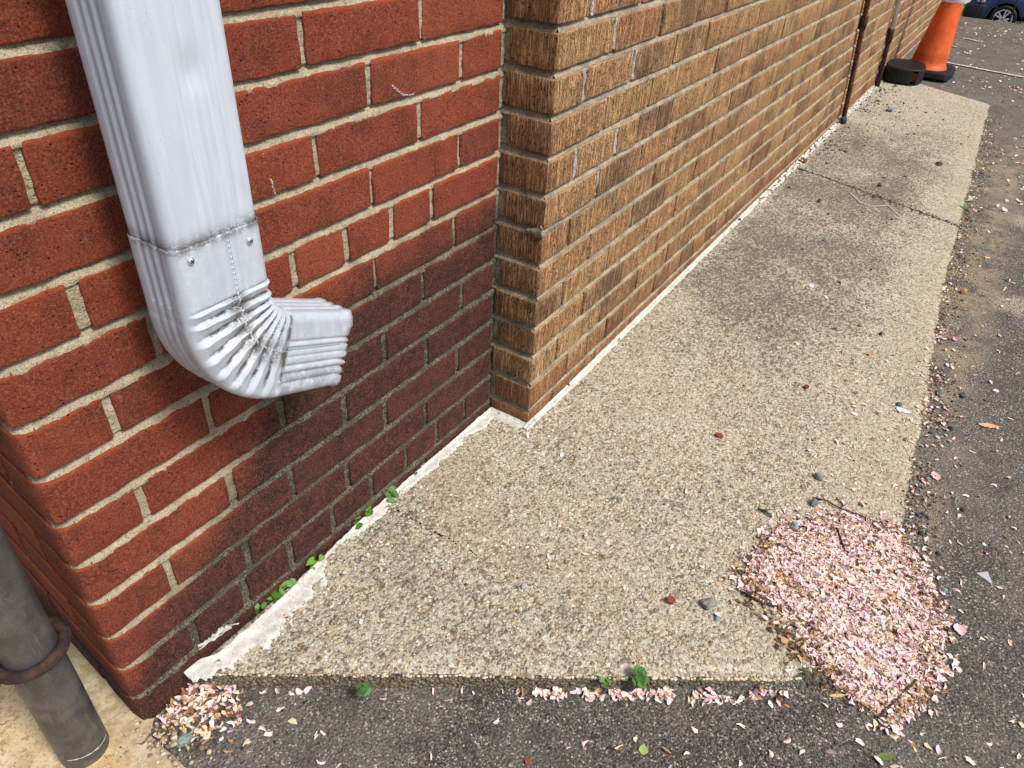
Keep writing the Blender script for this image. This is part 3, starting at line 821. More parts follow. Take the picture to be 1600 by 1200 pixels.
# ------------------------------------------------------------------ downspout
def build_spout():
    xl, xr, yf, yb = .140, .242, -.118, -.048
    cx, cy = (xl + xr) / 2, (yf + yb) / 2; Wd, Dp = xr - xl, yb - yf
    w = empty('downspout', (cx, cy, .5), label='white metal downspout on the red brick wall, its crimped elbow turned right', cat='downspout')
    NP = 4
    # section perimeter: (a, b, na, nb, side, along) a: width axis, b: outward (towards viewer)
    def section(grow=0.0):
        pts = []; r = .011
        hw, hd = Wd / 2 + grow, Dp / 2 + grow
        def side(p0, p1, n, nrm, tagn):
            for i in range(n):
                t = i / n; pts.append((p0[0] + (p1[0] - p0[0]) * t, p0[1] + (p1[1] - p0[1]) * t, nrm[0], nrm[1], tagn, t))
        def arc(c, a0, n, tagn):
            for i in range(n):
                a = math.radians(a0 - 90 * i / n); pts.append((c[0] + r * math.cos(a), c[1] + r * math.sin(a), math.cos(a), math.sin(a), tagn, 0))
        side((-hw + r, hd), (hw - r, hd), 90, (0, 1), 'front'); arc((hw - r, hd - r), 90, 6, 'c')
        side((hw, hd - r), (hw, -hd + r), 30, (1, 0), 'right'); arc((hw - r, -hd + r), 0, 6, 'c')
        side((hw - r, -hd), (-hw + r, -hd), 20, (0, -1), 'back'); arc((-hw + r, -hd + r), -90, 6, 'c')
        side((-hw, -hd + r), (-hw, hd - r), 36, (-1, 0), 'left'); arc((-hw + r, hd - r), 180, 6, 'c')
        return pts
    def rib(tagn, t, region):
        g = lambda c, wdt: math.exp(-((t - c) / wdt) ** 2)
        if tagn == 'left': return -.0022 * (g(.25, .06) + g(.5, .06) + g(.75, .06))
        if tagn == 'right': return -.0022 * (g(.22, .06) + g(.5, .06) + g(.78, .06))
        if tagn == 'front':
            if region == 'pipe': return -.0011 * (g(.42, .025) + g(.53, .03) + g(.72, .03) + g(.86, .02)) + .0008 * g(.62, .05)
            if region == 'sleeve': return -.0006 * (g(.75, .03) + g(.88, .03))
            if region == 'out': return -.0022 * (g(.10, .035) + g(.24, .03) + g(.36, .03)) - .0018 * (g(.62, .03) + g(.72, .03)) - .001 * g(.5, .02)
        return 0
    def loft(name, rings, region, grow, smooth=True):
        """rings: (centre xz, tangent angle, wrinkle phase amp, scale)"""
        sec = section(grow); V = []; G = []
        for ri, (px_, pz_, th, wr, scl, reg, gr) in enumerate(rings):
            jag = (1 if len(rings) - 8 - 2 <= ri < len(rings) - 7 else (.5 if len(rings) - 8 - 4 <= ri < len(rings) - 7 else 0)) if name == 'elbow' else 0
            ta = Vector((math.sin(th), 0, -math.cos(th))); wa = Vector((math.cos(th), 0, math.sin(th))); oa = Vector((0, -1, 0))
            for (a, b, na, nb, tg, t) in sec:
                u = a / (Wd / 2)                          # -1 outer .. +1 inner
                d = rib(tg, t, reg)
                if wr is not None:
                    f, amp = wr
                    if tg in ('front', 'back', 'c'):
                        k = sm(-1.02, -.74, u) * (.85 + .25 * (1 - abs(u)))
                        if tg == 'front': k *= 1 + .22 * math.sin(t * 21 + th * 5)
                    elif tg == 'right': k = 1.0
                    else: k = .05
                    d = d * .5 + amp * f * k
                aa = a * scl[0] + na * d; bb = b * scl[1] + nb * d
                if name == 'pipe' and tg == 'front':
                    for (dx, dz, w1, w2, dp) in ((.006, .368, .012, .016, .0030), (.044, .255, .008, .014, .0022), (-.012, .31, .010, .05, .0012), (.02, .33, .016, .06, -.0008)):
                        bb -= dp * math.exp(-((a - dx) / w1) ** 2 - ((pz_ - dz) / w2) ** 2)
                    bb += .0008 * n3(a * 16, pz_ * 9, 1)
                if reg == 'out' and jag: px__ = jag * (.0035 * n3(a * 130, b * 130, 2) - (.0025 if tg == 'front' and rib(tg, t, 'out') < -.0012 else 0))
                else: px__ = 0
                p = Vector((px_, 0, pz_)) + wa * aa + oa * bb + ta * px__
                V.append((p.x, cy - cy + p.y, p.z))
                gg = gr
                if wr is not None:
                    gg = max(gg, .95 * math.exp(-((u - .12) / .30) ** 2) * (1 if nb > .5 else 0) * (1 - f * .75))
                    gg = max(gg, 1.15 * (1 if nb > .5 else 0) * sm(-.10, -.42, f) * sm(-1.0, -.4, u))  # darkens the creases between folds: shade put into the colour
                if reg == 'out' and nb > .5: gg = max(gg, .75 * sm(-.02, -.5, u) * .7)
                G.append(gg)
        n = len(sec); nr = len(rings)
        Fc = grid_faces(nr, n, True)
        o = mesh_obj(name, np.array(V) , Fc, M['spout'], w, (0, 0, 0), smooth=True, attrs={'grime_shade': G})
        return o, V, n
    Rb = .088; z_s = .635
    # the plain pipe
    rings = []
    for z in list(np.arange(2.9, 1.2, -.1)) + list(np.arange(1.2, .73, -.005)) + [.728, .724, .721]:
        dent = 1 - .004 * math.exp(-((z - .835) / .02) ** 2)
        gr = .9 * math.exp(-((z - .721) / .010) ** 2) 
        sc_ = (1, dent)
        if z < .723: sc_ = (.99, .985)
        rings.append((0, z - .5, 0, None, sc_, 'pipe', gr))
    pipe, _, _ = loft('pipe', rings, 'pipe', 0)
    # elbow: sleeve, crimped bend, outlet
    rings = []
    for k, z in enumerate(np.linspace(.7235, z_s + .022, 24)):
        gr = .85 * math.exp(-((z - .7235) / .006) ** 2) + .12
        if k == 0: rings.append((0, z - .5, 0, None, (.985, .98), 'sleeve', 1)); 
        rings.append((0, z - .5, 0, None, (1, 1), 'sleeve', gr))
    nwr = 8; a0 = -16; a1 = 67; total = 300
    for i in range(1, total + 1):
        ang = a0 + (a1 - a0) * i / total; fr = (i / total * nwr) % 1.0
        f = (fr / .32 if fr < .32 else ((1 - fr) / .68) ** .85)
        amp = .0058 * min(1, i / 8) * min(1, (total - i) / 8 + .01)
        if ang < 0:
            # straight part of the path: rings tip about the inner edge
            L = -ang / 16 * .022; th = 0
            px_, pz_ = 0, z_s + L - .5
        else:
            th = math.radians(ang); px_ = Rb - Rb * math.cos(th); pz_ = z_s - Rb * math.sin(th) - .5
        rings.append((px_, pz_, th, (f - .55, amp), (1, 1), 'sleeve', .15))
    th = math.radians(a1); ex, ez = Rb - Rb * math.cos(th), z_s - Rb * math.sin(th) - .5
    Lo = .106
    for k in range(1, 26):
        t = k / 25; sc_ = 1 - .05 * t + .03 * sm(.85, 1, t)
        fl = (sc_, sc_ - .05 * t)
        rings.append((ex + math.sin(th) * Lo * t, ez - math.cos(th) * Lo * t, th, None, fl, 'out', .2 + .5 * sm(.9, 1, t)))
    # short return inwards so that the sheet has an edge
    rings.append((ex + math.sin(th) * (Lo + .0006), ez - math.cos(th) * (Lo + .0006), th, None, (.965, .90), 'out', .8))
    for k in range(1, 8):
        t = 1 - k / 7 * .8; rings.append((ex + math.sin(th) * Lo * t, ez - math.cos(th) * Lo * t, th, None, (.93, .87), 'out', .9))
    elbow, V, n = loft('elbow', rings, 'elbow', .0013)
    # jagged outlet edge handled by the ribs; lock seam with its stitch-like crimps along the front
    sb = Bag(); path = []
    idx = 54
    for i in range(2, len(rings) - 10): path.append(Vector(V[i * n + idx]))
    acc = 0; last = path[0]
    for i in range(1, len(path)):
        d = (path[i] - path[i - 1]); acc += d.length
        if acc > .0042:
            acc = 0; tdir = d.normalized(); s_ = tdir.cross(Vector((0, -1, 0))).normalized()
            c0 = path[i] + Vector((0, -.0004, 0)); p1 = c0 - s_ * .0016 - tdir * .0010; p2 = c0 + s_ * .0016 + tdir * .0010
            Vt, Ft = tube([p1, (p1 + p2) / 2 + Vector((0, -.0002, 0)), p2], [.0003, .0007, .0003], 6); sb.add(Vt, Ft)
    o = sb.build('seam', M['spout'], elbow, smooth=True)
    # groove line beside the seam
    Vt, Ft = tube(path[::2], .0005, 5); mesh_obj('seam_edge', Vt, Ft, M['rust'], elbow, smooth=True).location = (.0016, .0004, 0)
    for (px, py) in ((298, 408), (390, 376)):
        q = on_plane(px, py, 1, yf - .0015)
        sx, sz = q[0] - cx, q[2] - .5; b = Bag()
        prof = [(.0, .0028), (.0016, .0027), (.003, .0021), (.0039, .0010), (.0042, 0)]
        V2 = []; F2 = []; nn = 16
        for (rr, yy) in prof:
            for k in range(nn): V2.append((sx + rr * math.cos(k * 2 * math.pi / nn), -Dp / 2 - .0013 - yy, sz + rr * math.sin(k * 2 * math.pi / nn)))
        for i in range(4):
            for k in range(nn): F2.append((i * nn + k, (i + 1) * nn + k, (i + 1) * nn + (k + 1) % nn, i * nn + (k + 1) % nn))
        s_o = mesh_obj('screw', V2, F2, M['zinc'], w, smooth=True)
        for aa in (.5, 2.07):
            ca, sa = math.cos(aa), math.sin(aa)
            Vx, Fx = rbox(.0046, .0008, .0009, .0002, 1, 1, 1)
            Vx = [(x * ca - z * sa + sx, y - Dp / 2 - .0013 - .0027, x * sa + z * ca + sz) for x, y, z in Vx]; b.add(Vx, Fx)
        b.build('screw_slot', M['black'], s_o)
    # strap behind, high up
    Vx, Fx = rbox(.14, .012, .03, .002); mesh_obj('wall_strap', Vx, Fx, M['spout'], w, (0, Dp / 2 + .03, .9), attrs={'grime_shade': [0] * len(Vx)})
build_spout()

# ------------------------------------------------------------------ steel post with ring
def build_post():
    px_, py_ = -.064, .034; r = .0300
    w = empty('steel_post', (px_, py_, .017), label='grey galvanised steel post with a rusty ring, beside the red brick corner', cat='post')
    n = 64; zs_ = [-.05] + list(np.linspace(.0, 1.6, 60)); V = []
    for z in zs_:
        for k in range(n):
            a = 2 * math.pi * k / n; rr = r + .0004 * n3(math.cos(a) * 3, math.sin(a) * 3, z * 12)
            V.append((rr * math.cos(a), rr * math.sin(a), z))
    mesh_obj('tube', V, grid_faces(len(zs_), n, True), M['steel'], w, smooth=True)
    zr = .224
    pts = []; N = 72
    V = []; m_ = 12
    for k in range(N):
        a = 2 * math.pi * k / N; R_ = r + .0072
        for j in range(m_):
            b = 2 * math.pi * j / m_; rr = .0070 * (1 + .08 * n3(a * 3, b, 1)); 
            V.append(((R_ + rr * math.cos(b)) * math.cos(a), (R_ + rr * math.cos(b)) * math.sin(a), zr + rr * 1.15 * math.sin(b) + .003 * math.cos(a + 1)))
    Fc = []
    for k in range(N):
        for j in range(m_): Fc.append((k * m_ + j, ((k + 1) % N) * m_ + j, ((k + 1) % N) * m_ + (j + 1) % m_, k * m_ + (j + 1) % m_))
    mesh_obj('ring', V, Fc, M['rust'], w, smooth=True)
    V, Fc = rbox(.05, .016, .018, .004, 2, 2, 2, .001); o = mesh_obj('ring_lug', V, Fc, M['rust'], w, (-.062, .004, zr - .004), smooth=True); o.rotation_euler = (0, 0, -.2)
    # pale paint scuff near the foot
    V = []
    for i in range(30):
        a = -2.6 + 1.9 * i / 29
        for j in range(3):
            h = .0009 * (1 + 1.6 * n3(a * 6, 1, 1)); V.append(((r + .0007) * math.cos(a), (r + .0007) * math.sin(a), .024 + .003 * math.sin(a * 2) + h * (j - 1)))
    mesh_obj('paint_scuff', V, grid_faces(30, 3), M['paint'], w, smooth=True)
build_post()

# ------------------------------------------------------------------ conduits on the tan wall
def build_conduits():
    # corrugated rusty pipe
    b = on_plane(1318, 187, 2, .093); t = on_plane(1357, 2, 1, -.115)
    b = np.array([3.64, -.118, .088]); 
    tb = np.array([3.62, -.113, 1.0])
    q0 = on_plane(1318, 185, 1, -.116); q1 = on_plane(1357, 0, 1, -.112); dd = (q1 - q0) / (q1[2] - q0[2])
    base = q0 + dd * (.088 - q0[2]); top = q0 + dd * (1.15 - q0[2])
    w = empty('corrugated_conduit', tuple(base), label='rusty dark corrugated conduit leaning against the tan brick wall', cat='conduit')
    pts = []; rad = []; n = 260
    for i in range(n):
        s_ = i / (n - 1); p = (top - base) * s_; wob = .006 * math.sin(s_ * 9)
        pts.append((p[0] + wob, p[1], p[2])); rad.append(.0105 + .0020 * math.sin(i * math.pi / 2.0 + .7))
    V, Fc = tube(pts, rad, 14); mesh_obj('hose', V, Fc, M['rust2'], w, smooth=True)
    V, Fc = tube([(pts[110][0], pts[110][1], pts[110][2] - .02), (pts[110][0], pts[110][1], pts[110][2] + .03)], .015, 14); mesh_obj('coupling', V, Fc, M['rust'], w, smooth=True)
    q0 = on_plane(1376, 112, 1, -.112); q1 = on_plane(1405, 0, 1, -.112); dd = (q1 - q0) / (q1[2] - q0[2])
    base = q0 + dd * (.105 - q0[2]); top = q0 + dd * (1.15 - q0[2])
    w = empty('metal_conduit', tuple(base), label='thin upright conduit behind the traffic cone base, rusted below and pale grey above', cat='conduit')
    g = mat_plain('pale_grey_paint', (.50, .51, .54), .5, .4)
    L = top - base; k = (.40 - .105) / (1.15 - .105)
    def P_(s_): return tuple(L * s_)
    V, Fc = tube([P_(0), P_(k * .5), P_(k)], [.014, .012, .012], 14); mesh_obj('rusted_length', V, Fc, M['rust'], w, smooth=True)
    V, Fc = tube([P_(k), P_(1)], .0105, 14); mesh_obj('painted_length', V, Fc, g, w, smooth=True)
    V, Fc = tube([P_(k - .05), P_(k + .012)], .016, 14); mesh_obj('coupling', V, Fc, M['rust'], w, smooth=True)
    V, Fc = tube([P_(k * .35), P_(k * .35 + .012)], .016, 14); mesh_obj('clip', V, Fc, M['rust'], w, smooth=True)
build_conduits()

# ------------------------------------------------------------------ traffic cone
def build_cone():
    z0 = zs(4.9) + .001
    w = empty('traffic_cone', (4.86, -.280, z0), label='faded orange traffic cone with a black rubber base against the tan wall', cat='traffic cone')
    s = NT('faded_orange_plastic'); P = s.pos(); n = s.noise(P, 11, 5, .7); st = s.noise(s.mapv(P, (1, 1, .25)), 30, 4, .7)
    c = s.mix(s.smooth(n, .35, .7), (.74, .125, .022), (.52, .078, .018))
    c = s.mix(s.math('MULTIPLY', s.smooth(st, .54, .68), .5), c, (.85, .26, .10))
    scf = s.math('MULTIPLY', s.smooth(s.noise(P, 24, 4, .7), .62, .70), .75); c = s.mix(scf, c, (.12, .03, .012))
    X, Y, Z = s.xyz(P)
    bd = s.math('MULTIPLY', s.math('MULTIPLY', s.smooth(Z, .19, .205), s.smooth(Z, .245, .225)), s.smooth(st, .40, .60))
    c = s.mix(s.math('MULTIPLY', bd, .6), c, (.30, .05, .012))
    om = s.done(c, .42, s.bump(n, .3, .003), .4)
    wh = mat_plain('white_reflective_band', (.75, .74, .72), .4, .4)
    # thick rounded rubber foot next to the wall
    def extr(outline, h, name, hole=None, bev=.006):
        bm = bmesh.new(); N = len(outline); cxm = sum(p[0] for p in outline) / N; cym = sum(p[1] for p in outline) / N
        lv = [(0, 1 - bev / .12), (bev, 1), (h - bev, .97), (h, .97 - bev / .12)]
        rings = [[bm.verts.new((cxm + (x - cxm) * k_, cym + (y - cym) * k_, z)) for x, y in outline] for z, k_ in lv]
        for r0, r1 in zip(rings, rings[1:]):
            for i in range(N):
                if hole and r0 is rings[1] and i in hole: continue
                bm.faces.new((r0[i], r0[(i + 1) % N], r1[(i + 1) % N], r1[i]))
        bm.faces.new(rings[-1]); bm.faces.new(list(reversed(rings[0])))
        me = D.meshes.new(name); bm.to_mesh(me); bm.free(); me.materials.append(M['black'])
        o = D.objects.new(name, me); C.objects.link(o); o.parent = w; return o
    # outline in local coords, wall at +y, viewer at -x
    c0 = (-.075, .085); out = []
    A = (-.285, -.020); 
    for k in range(40):
        a = 2 * math.pi * k / 40
        ca, sa = math.cos(a), math.sin(a)
        ex = 2.8
        rx, ry = .160, .106
        x = rx * abs(ca) ** (2 / ex) * (1 if ca > 0 else -1); y = ry * abs(sa) ** (2 / ex) * (1 if sa > 0 else -1)
        an = .10
        out.append((-.06 + x * math.cos(an) - y * math.sin(an) - .055, .085 + x * math.sin(an) + y * math.cos(an)))
    foot = extr(out, .078, 'rubber_foot', hole=(22, 23))
    # slot lining behind the hand hole
    hx, hy = out[22]; hx2, hy2 = out[24]
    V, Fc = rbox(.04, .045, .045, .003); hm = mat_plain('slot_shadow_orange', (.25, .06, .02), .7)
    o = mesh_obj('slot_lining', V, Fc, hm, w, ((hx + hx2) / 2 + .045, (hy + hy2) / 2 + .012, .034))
    # thin plate under the cone
    pl = []
    for k in range(36):
        a = 2 * math.pi * k / 36; ca, sa = math.cos(a), math.sin(a); ex = 6
        pl.append((.135 + .165 * abs(ca) ** (2 / ex) * (1 if ca > 0 else -1), -.005 + .145 * abs(sa) ** (2 / ex) * (1 if sa > 0 else -1)))
    extr(pl, .045, 'base_plate', bev=.01)
    # cone body (leaning slightly)
    top = Vector((.10 + .02, .0 - .030, .70)); bot = Vector((.10, .0, .045))
    rb, rt = .098, .020; nseg = 48; lev = [(0, 1.09), (.015, 1.07), (.03, 1.0)] + [(t, None) for t in np.linspace(.05, 1, 40)]
    V = []; 
    for t, k in lev:
        rr = rb + (rt - rb) * t
        if k: rr = (rb + (rt - rb) * t) * k
        c_ = bot.lerp(top, t)
        for i in range(nseg):
            a = 2 * math.pi * i / nseg; V.append((c_.x + rr * math.cos(a), c_.y + rr * math.sin(a), c_.z))
    mesh_obj('cone_body', V, grid_faces(len(lev), nseg, True), om, w, smooth=True)
    T0_ = .52
    for t0, t1 in ((T0_, T0_ + .2), (T0_ + .28, T0_ + .38)):
        V = []
        for t in (t0, t0 + .002, t1 - .002, t1):
            rr = rb + (rt - rb) * t + (.002 if t in (t0 + .002, t1 - .002) else .0002); c_ = bot.lerp(top, t)
            for i in range(nseg):
                a = 2 * math.pi * i / nseg; V.append((c_.x + rr * math.cos(a), c_.y + rr * math.sin(a), c_.z))
        mesh_obj('reflective_band', V, grid_faces(4, nseg, True), wh, w, smooth=True)
build_cone()

# ------------------------------------------------------------------ far end: fence, car, painted line
def build_far():
    blk = mat_plain('black_painted_iron', (.012, .012, .013), .4, .5)
    w = empty('iron_fence', (7.50, 0, .10), label='low black iron picket fence at the end of the car park', cat='fence')
    for z in (.03, 1.0):
        V, Fc = rbox(.03, 9.0, .030, .004); mesh_obj('rail', V, Fc, blk, w, (0, -3.4, z))
    me = None; y = .95
    while y > -2.6:
        if me is None:
            b = Bag(); V, Fc = rbox(.014, .014, 1.15, .003); b.add(np.array(V) + (0, 0, .575), Fc)
            o = b.build('picket', blk, w); me = o.data; o.location = (0, y, 0)
        else:
            o = D.objects.new('picket', me); C.objects.link(o); o.parent = w; o.location = (0, y, 0)
        y -= .125
    # parking line
    s = NT('worn_white_line'); P = s.pos(); n = s.noise(P, 30, 4, .7); f = s.noise(P, 200, 3)
    tr = s.mix(s.smooth(s.math('ADD', s.math('MULTIPLY', n, .5), s.math('MULTIPLY', f, .5)), .38, .52), (.10, .09, .08), (.55, .54, .50)); lm = s.done(tr, .8)
    def line(p0, p1, wd, name, k=60):
        a = on_slab(*p0, f=za); b = on_slab(*p1, f=za); d = Vector((b[0] - a[0], b[1] - a[1], 0)); nrm = Vector((-d.y, d.x, 0)).normalized() * wd / 2
        V = []
        for i in range(k):
            t = i / (k - 1); p = Vector((a[0], a[1], 0)) + d * t
            for sg in (-1, 1):
                q = p + nrm * sg * (1 + .25 * n3(t * 14, sg, 3)); V.append((q.x, q.y, za(q.x, q.y) + .005 + (.0008 if sg < 0 else 0)))
        o = mesh_obj(name, V, grid_faces(k, 2), lm, smooth=True); tag(o, kind='structure')
    line((1470, 97), (1600, 122), .035, 'painted_line'); line((1505, 60), (1530, 66), .03, 'painted_line')
    # car beyond the fence, nose to the left
    d = ray(1566, 30); d = d / np.linalg.norm(d); wc = CAM + d * 26.0
    gz = wc[2] - .34
    car = empty('parked_car', (wc[0], wc[1], gz), label='blue car with dark lower trim and silver wheel beyond the fence', cat='car')
    paint = NT('blue_car_paint').done((.045, .07, .19), .25, None, .6, .3); trim = mat_plain('dark_car_trim', (.012, .013, .02), .5, .4)
    glass = NT('dark_car_glass').done((.01, .012, .015), .1, None, .6)
    silver = mat_plain('silver_wheel_rim', (.7, .7, .72), .35, .5, .3); lampm = mat_plain('pinkish_lamp', (.75, .50, .45), .2, .5)
    # local: x away from the viewer is depth, +y is the nose (left in the picture), -y the tail
    prof = [(.92, .32), (.97, .50), (.90, .72), (.60, .86), (-.20, .98), (-.90, 1.42), (-2.2, 1.50), (-3.1, 1.38), (-3.6, 1.0), (-3.75, .6), (-3.65, .32)]
    # body with wheel arches cut in the outline
    def arch(cy, r=.40):
        return [(cy + r * math.cos(a), .34 + r * math.sin(a)) for a in np.linspace(math.pi, 0, 12)]
    bottom = [(-3.1, .28)] + [p for p in arch(-2.65)] + [(-1.5, .25)] + [p for p in arch(0)] + [(.6, .28)]
    outline = prof + bottom
    bm = bmesh.new(); fr = [bm.verts.new((-.02 + (.18 if z > 1.0 else 0), y, z)) for y, z in outline]; bk = [bm.verts.new((1.72 - (.18 if z > 1.0 else 0), y, z)) for y, z in outline]
    N = len(outline)
    for i in range(N): bm.faces.new((fr[i], fr[(i + 1) % N], bk[(i + 1) % N], bk[i]))
    bm.faces.new(list(reversed(fr))); bm.faces.new(bk); bmesh.ops.triangulate(bm, faces=[f for f in bm.faces if len(f.verts) > 4]); bmesh.ops.recalc_face_normals(bm, faces=bm.faces)
    me = D.meshes.new('body'); bm.to_mesh(me); bm.free(); me.materials.append(paint); o = D.objects.new('body', me); C.objects.link(o); o.parent = car
    V, Fc = rbox(.3, .50, .34, .05); mesh_obj('bumper', V, Fc, trim, car, (.06, .74, .46), smooth=True)
    V, Fc = rbox(.06, .20, .16, .03); mesh_obj('headlight', V, Fc, lampm, car, (-.02, .66, .76), smooth=True)
    V, Fc = rbox(.04, 1.4, .26, .02); mesh_obj('sill', V, Fc, trim, car, (-.02, -1.32, .40))
    V, Fc = rbox(.03, 1.5, .42, .04); mesh_obj('window', V, Fc, glass, car, (.13, -1.6, 1.18))
    for cyw in (0, -2.65):
        V = []; nn = 28; pr = [(.45, -.01), (.40, -.045), (.345, -.05), (.34, -.05)]
        V = []
        for rr, xx in ((.415, -.01), (.46, -.03), (.46, .02), (.415, .02)):
            for a in np.linspace(-.15, math.pi + .15, nn): V.append((xx, rr * math.cos(a), .34 + rr * math.sin(a)))
        mesh_obj('wheel_arch', V, grid_faces(4, nn), trim, car, (0, cyw, 0), smooth=True)
        wh = D.objects.new('wheel', None); C.objects.link(wh); wh.parent = car; wh.location = (-.06, cyw, .34)
        V = []
        for rr, xx in ((.24, -.02), (.30, -.04), (.335, -.01), (.335, .17), (.24, .17)):
            for k in range(36): a = k * math.pi / 18; V.append((xx, rr * math.cos(a), rr * math.sin(a)))
        mesh_obj('tyre', V, grid_faces(5, 36, True), M['black'], wh, smooth=True)
        b = Bag(); V = []
        for rr, xx in ((.215, -.02), (.245, -.03), (.245, .02)):
            for k in range(36): a = k * math.pi / 18; V.append((xx, rr * math.cos(a), rr * math.sin(a)))
        b.add(V, grid_faces(3, 36, True).tolist())
        for k in range(10):
            a = k * 2 * math.pi / 10 + .1 * (-1) ** k; V, Fc = rbox(.02, .034, .21, .004)
            V = [(x - .015, y * math.cos(a) - (z + .115) * math.sin(a), y * math.sin(a) + (z + .115) * math.cos(a)) for x, y, z in V]; b.add(V, Fc)
        b.build('rim', silver, wh)
        V = [(.06, .0, 0)] + [(.06, .24 * math.cos(k * math.pi / 9), .24 * math.sin(k * math.pi / 9)) for k in range(18)]
        mesh_obj('brake_disc', V, [(0, 1 + k, 1 + (k + 1) % 18) for k in range(18)], M['black'], wh)
build_far()

# ------------------------------------------------------------------ loose stuff
rs = np.random.RandomState(21)
ICO = None
def ico():
    global ICO
    if ICO is None:
        bm = bmesh.new(); bmesh.ops.create_icosphere(bm, subdivisions=1, radius=1)
        V = np.array([v.co[:] for v in bm.verts]); Fc = np.array([[v.index for v in f.verts] for f in bm.faces]); bm.free(); ICO = (V, Fc)
    return ICO
def ico2():
    bm = bmesh.new(); bmesh.ops.create_icosphere(bm, subdivisions=3, radius=1)
    V = np.array([v.co[:] for v in bm.verts]); Fc = [tuple(v.index for v in f.verts) for f in bm.faces]; bm.free(); return V, Fc
def stones(name, pts, sizes, flat, cols, label=None, cat=None, parent=None, jit=.18, sink=.0):
    V0, F0 = ico(); n = len(pts); nv = len(V0)
    P = np.asarray(pts); s = np.asarray(sizes)
    V = np.tile(V0, (n, 1, 1)) * (1 + rs.uniform(-jit, jit, (n, nv, 1)))
    V = V * np.stack([s * rs.uniform(.75, 1.3, n), s * rs.uniform(.7, 1.1, n), s * flat * rs.uniform(.7, 1.2, n)], 1)[:, None, :]
    a = rs.uniform(0, 6.28, n); ca, sa = np.cos(a)[:, None], np.sin(a)[:, None]
    x = V[..., 0] * ca - V[..., 1] * sa; y = V[..., 0] * sa + V[..., 1] * ca
    V = np.stack([x, y, V[..., 2]], -1) + P[:, None, :]
    V[..., 2] -= (s * sink)[:, None]
    Fc = (F0[None] + (np.arange(n) * nv)[:, None, None]).reshape(-1, 3)
    o = mesh_obj(name, V.reshape(-1, 3), Fc, M['pebble'], parent, smooth=True, cols=np.repeat(np.asarray(cols), nv, 0))
    tag(o, label, cat, kind='stuff'); return o
def pick(pal, n, w=None, var=.12):
    pal = np.asarray(pal, float); i = rs.choice(len(pal), n, p=None if w is None else np.asarray(w) / np.sum(w))
    return np.clip(pal[i] * (1 + rs.uniform(-var, var, (n, 1))), 0, 1)
GR = [(.04, .04, .045), (.10, .10, .11), (.22, .21, .20), (.32, .25, .16), (.18, .10, .06), (.5, .46, .4)]
AG = [(.60, .50, .34), (.48, .36, .22), (.66, .60, .47), (.30, .23, .15), (.76, .71, .61), (.40, .25, .13), (.52, .45, .33)]

def exposed_pebbles():
    pts = []; sz = []
    n = 15000
    x = rs.uniform(.07, 1.75, n) ; y = rs.uniform(-.83, -.01, n)
    for a, b in zip(x, y):
        if a < front_x(b) + .003: continue
        if b < right_edge(a) + .006: continue
        if a > .84 and b > YT - .004: continue
        if rs.rand() < sm(.9, 1.75, a) * .7: continue
        r = rs.choice([.0016, .0022, .0030, .0040], p=[.35, .35, .22, .08])
        dd = a - front_x(b); zz = zs(a) - .006 * (1 - sm(0, .03, dd))
        pts.append((a, b, zz - r * .12)); sz.append(r)
    # the front lip face
    for _ in range(2600):
        b = rs.uniform(-.76, -.0); t = rs.rand(); r = rs.uniform(.0015, .0042)
        a = front_x(b) - .003 * math.sin(t * 1.57) + .004 * n3(b * 14, 4, 0)
        pts.append((a, b, zs(a) - .006 - t * (za(a, b) * 0 + .026 * sm(-.79, -.45, b) + .003))); sz.append(r)
    n = len(pts); c = pick(AG, n, [4, 3, 3, 2, 1, 2, 3])
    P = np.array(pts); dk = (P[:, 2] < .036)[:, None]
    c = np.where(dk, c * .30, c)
    o = stones('exposed_aggregate', P, sz, .55, c, parent=D.objects['pavement_concrete'])
exposed_pebbles()

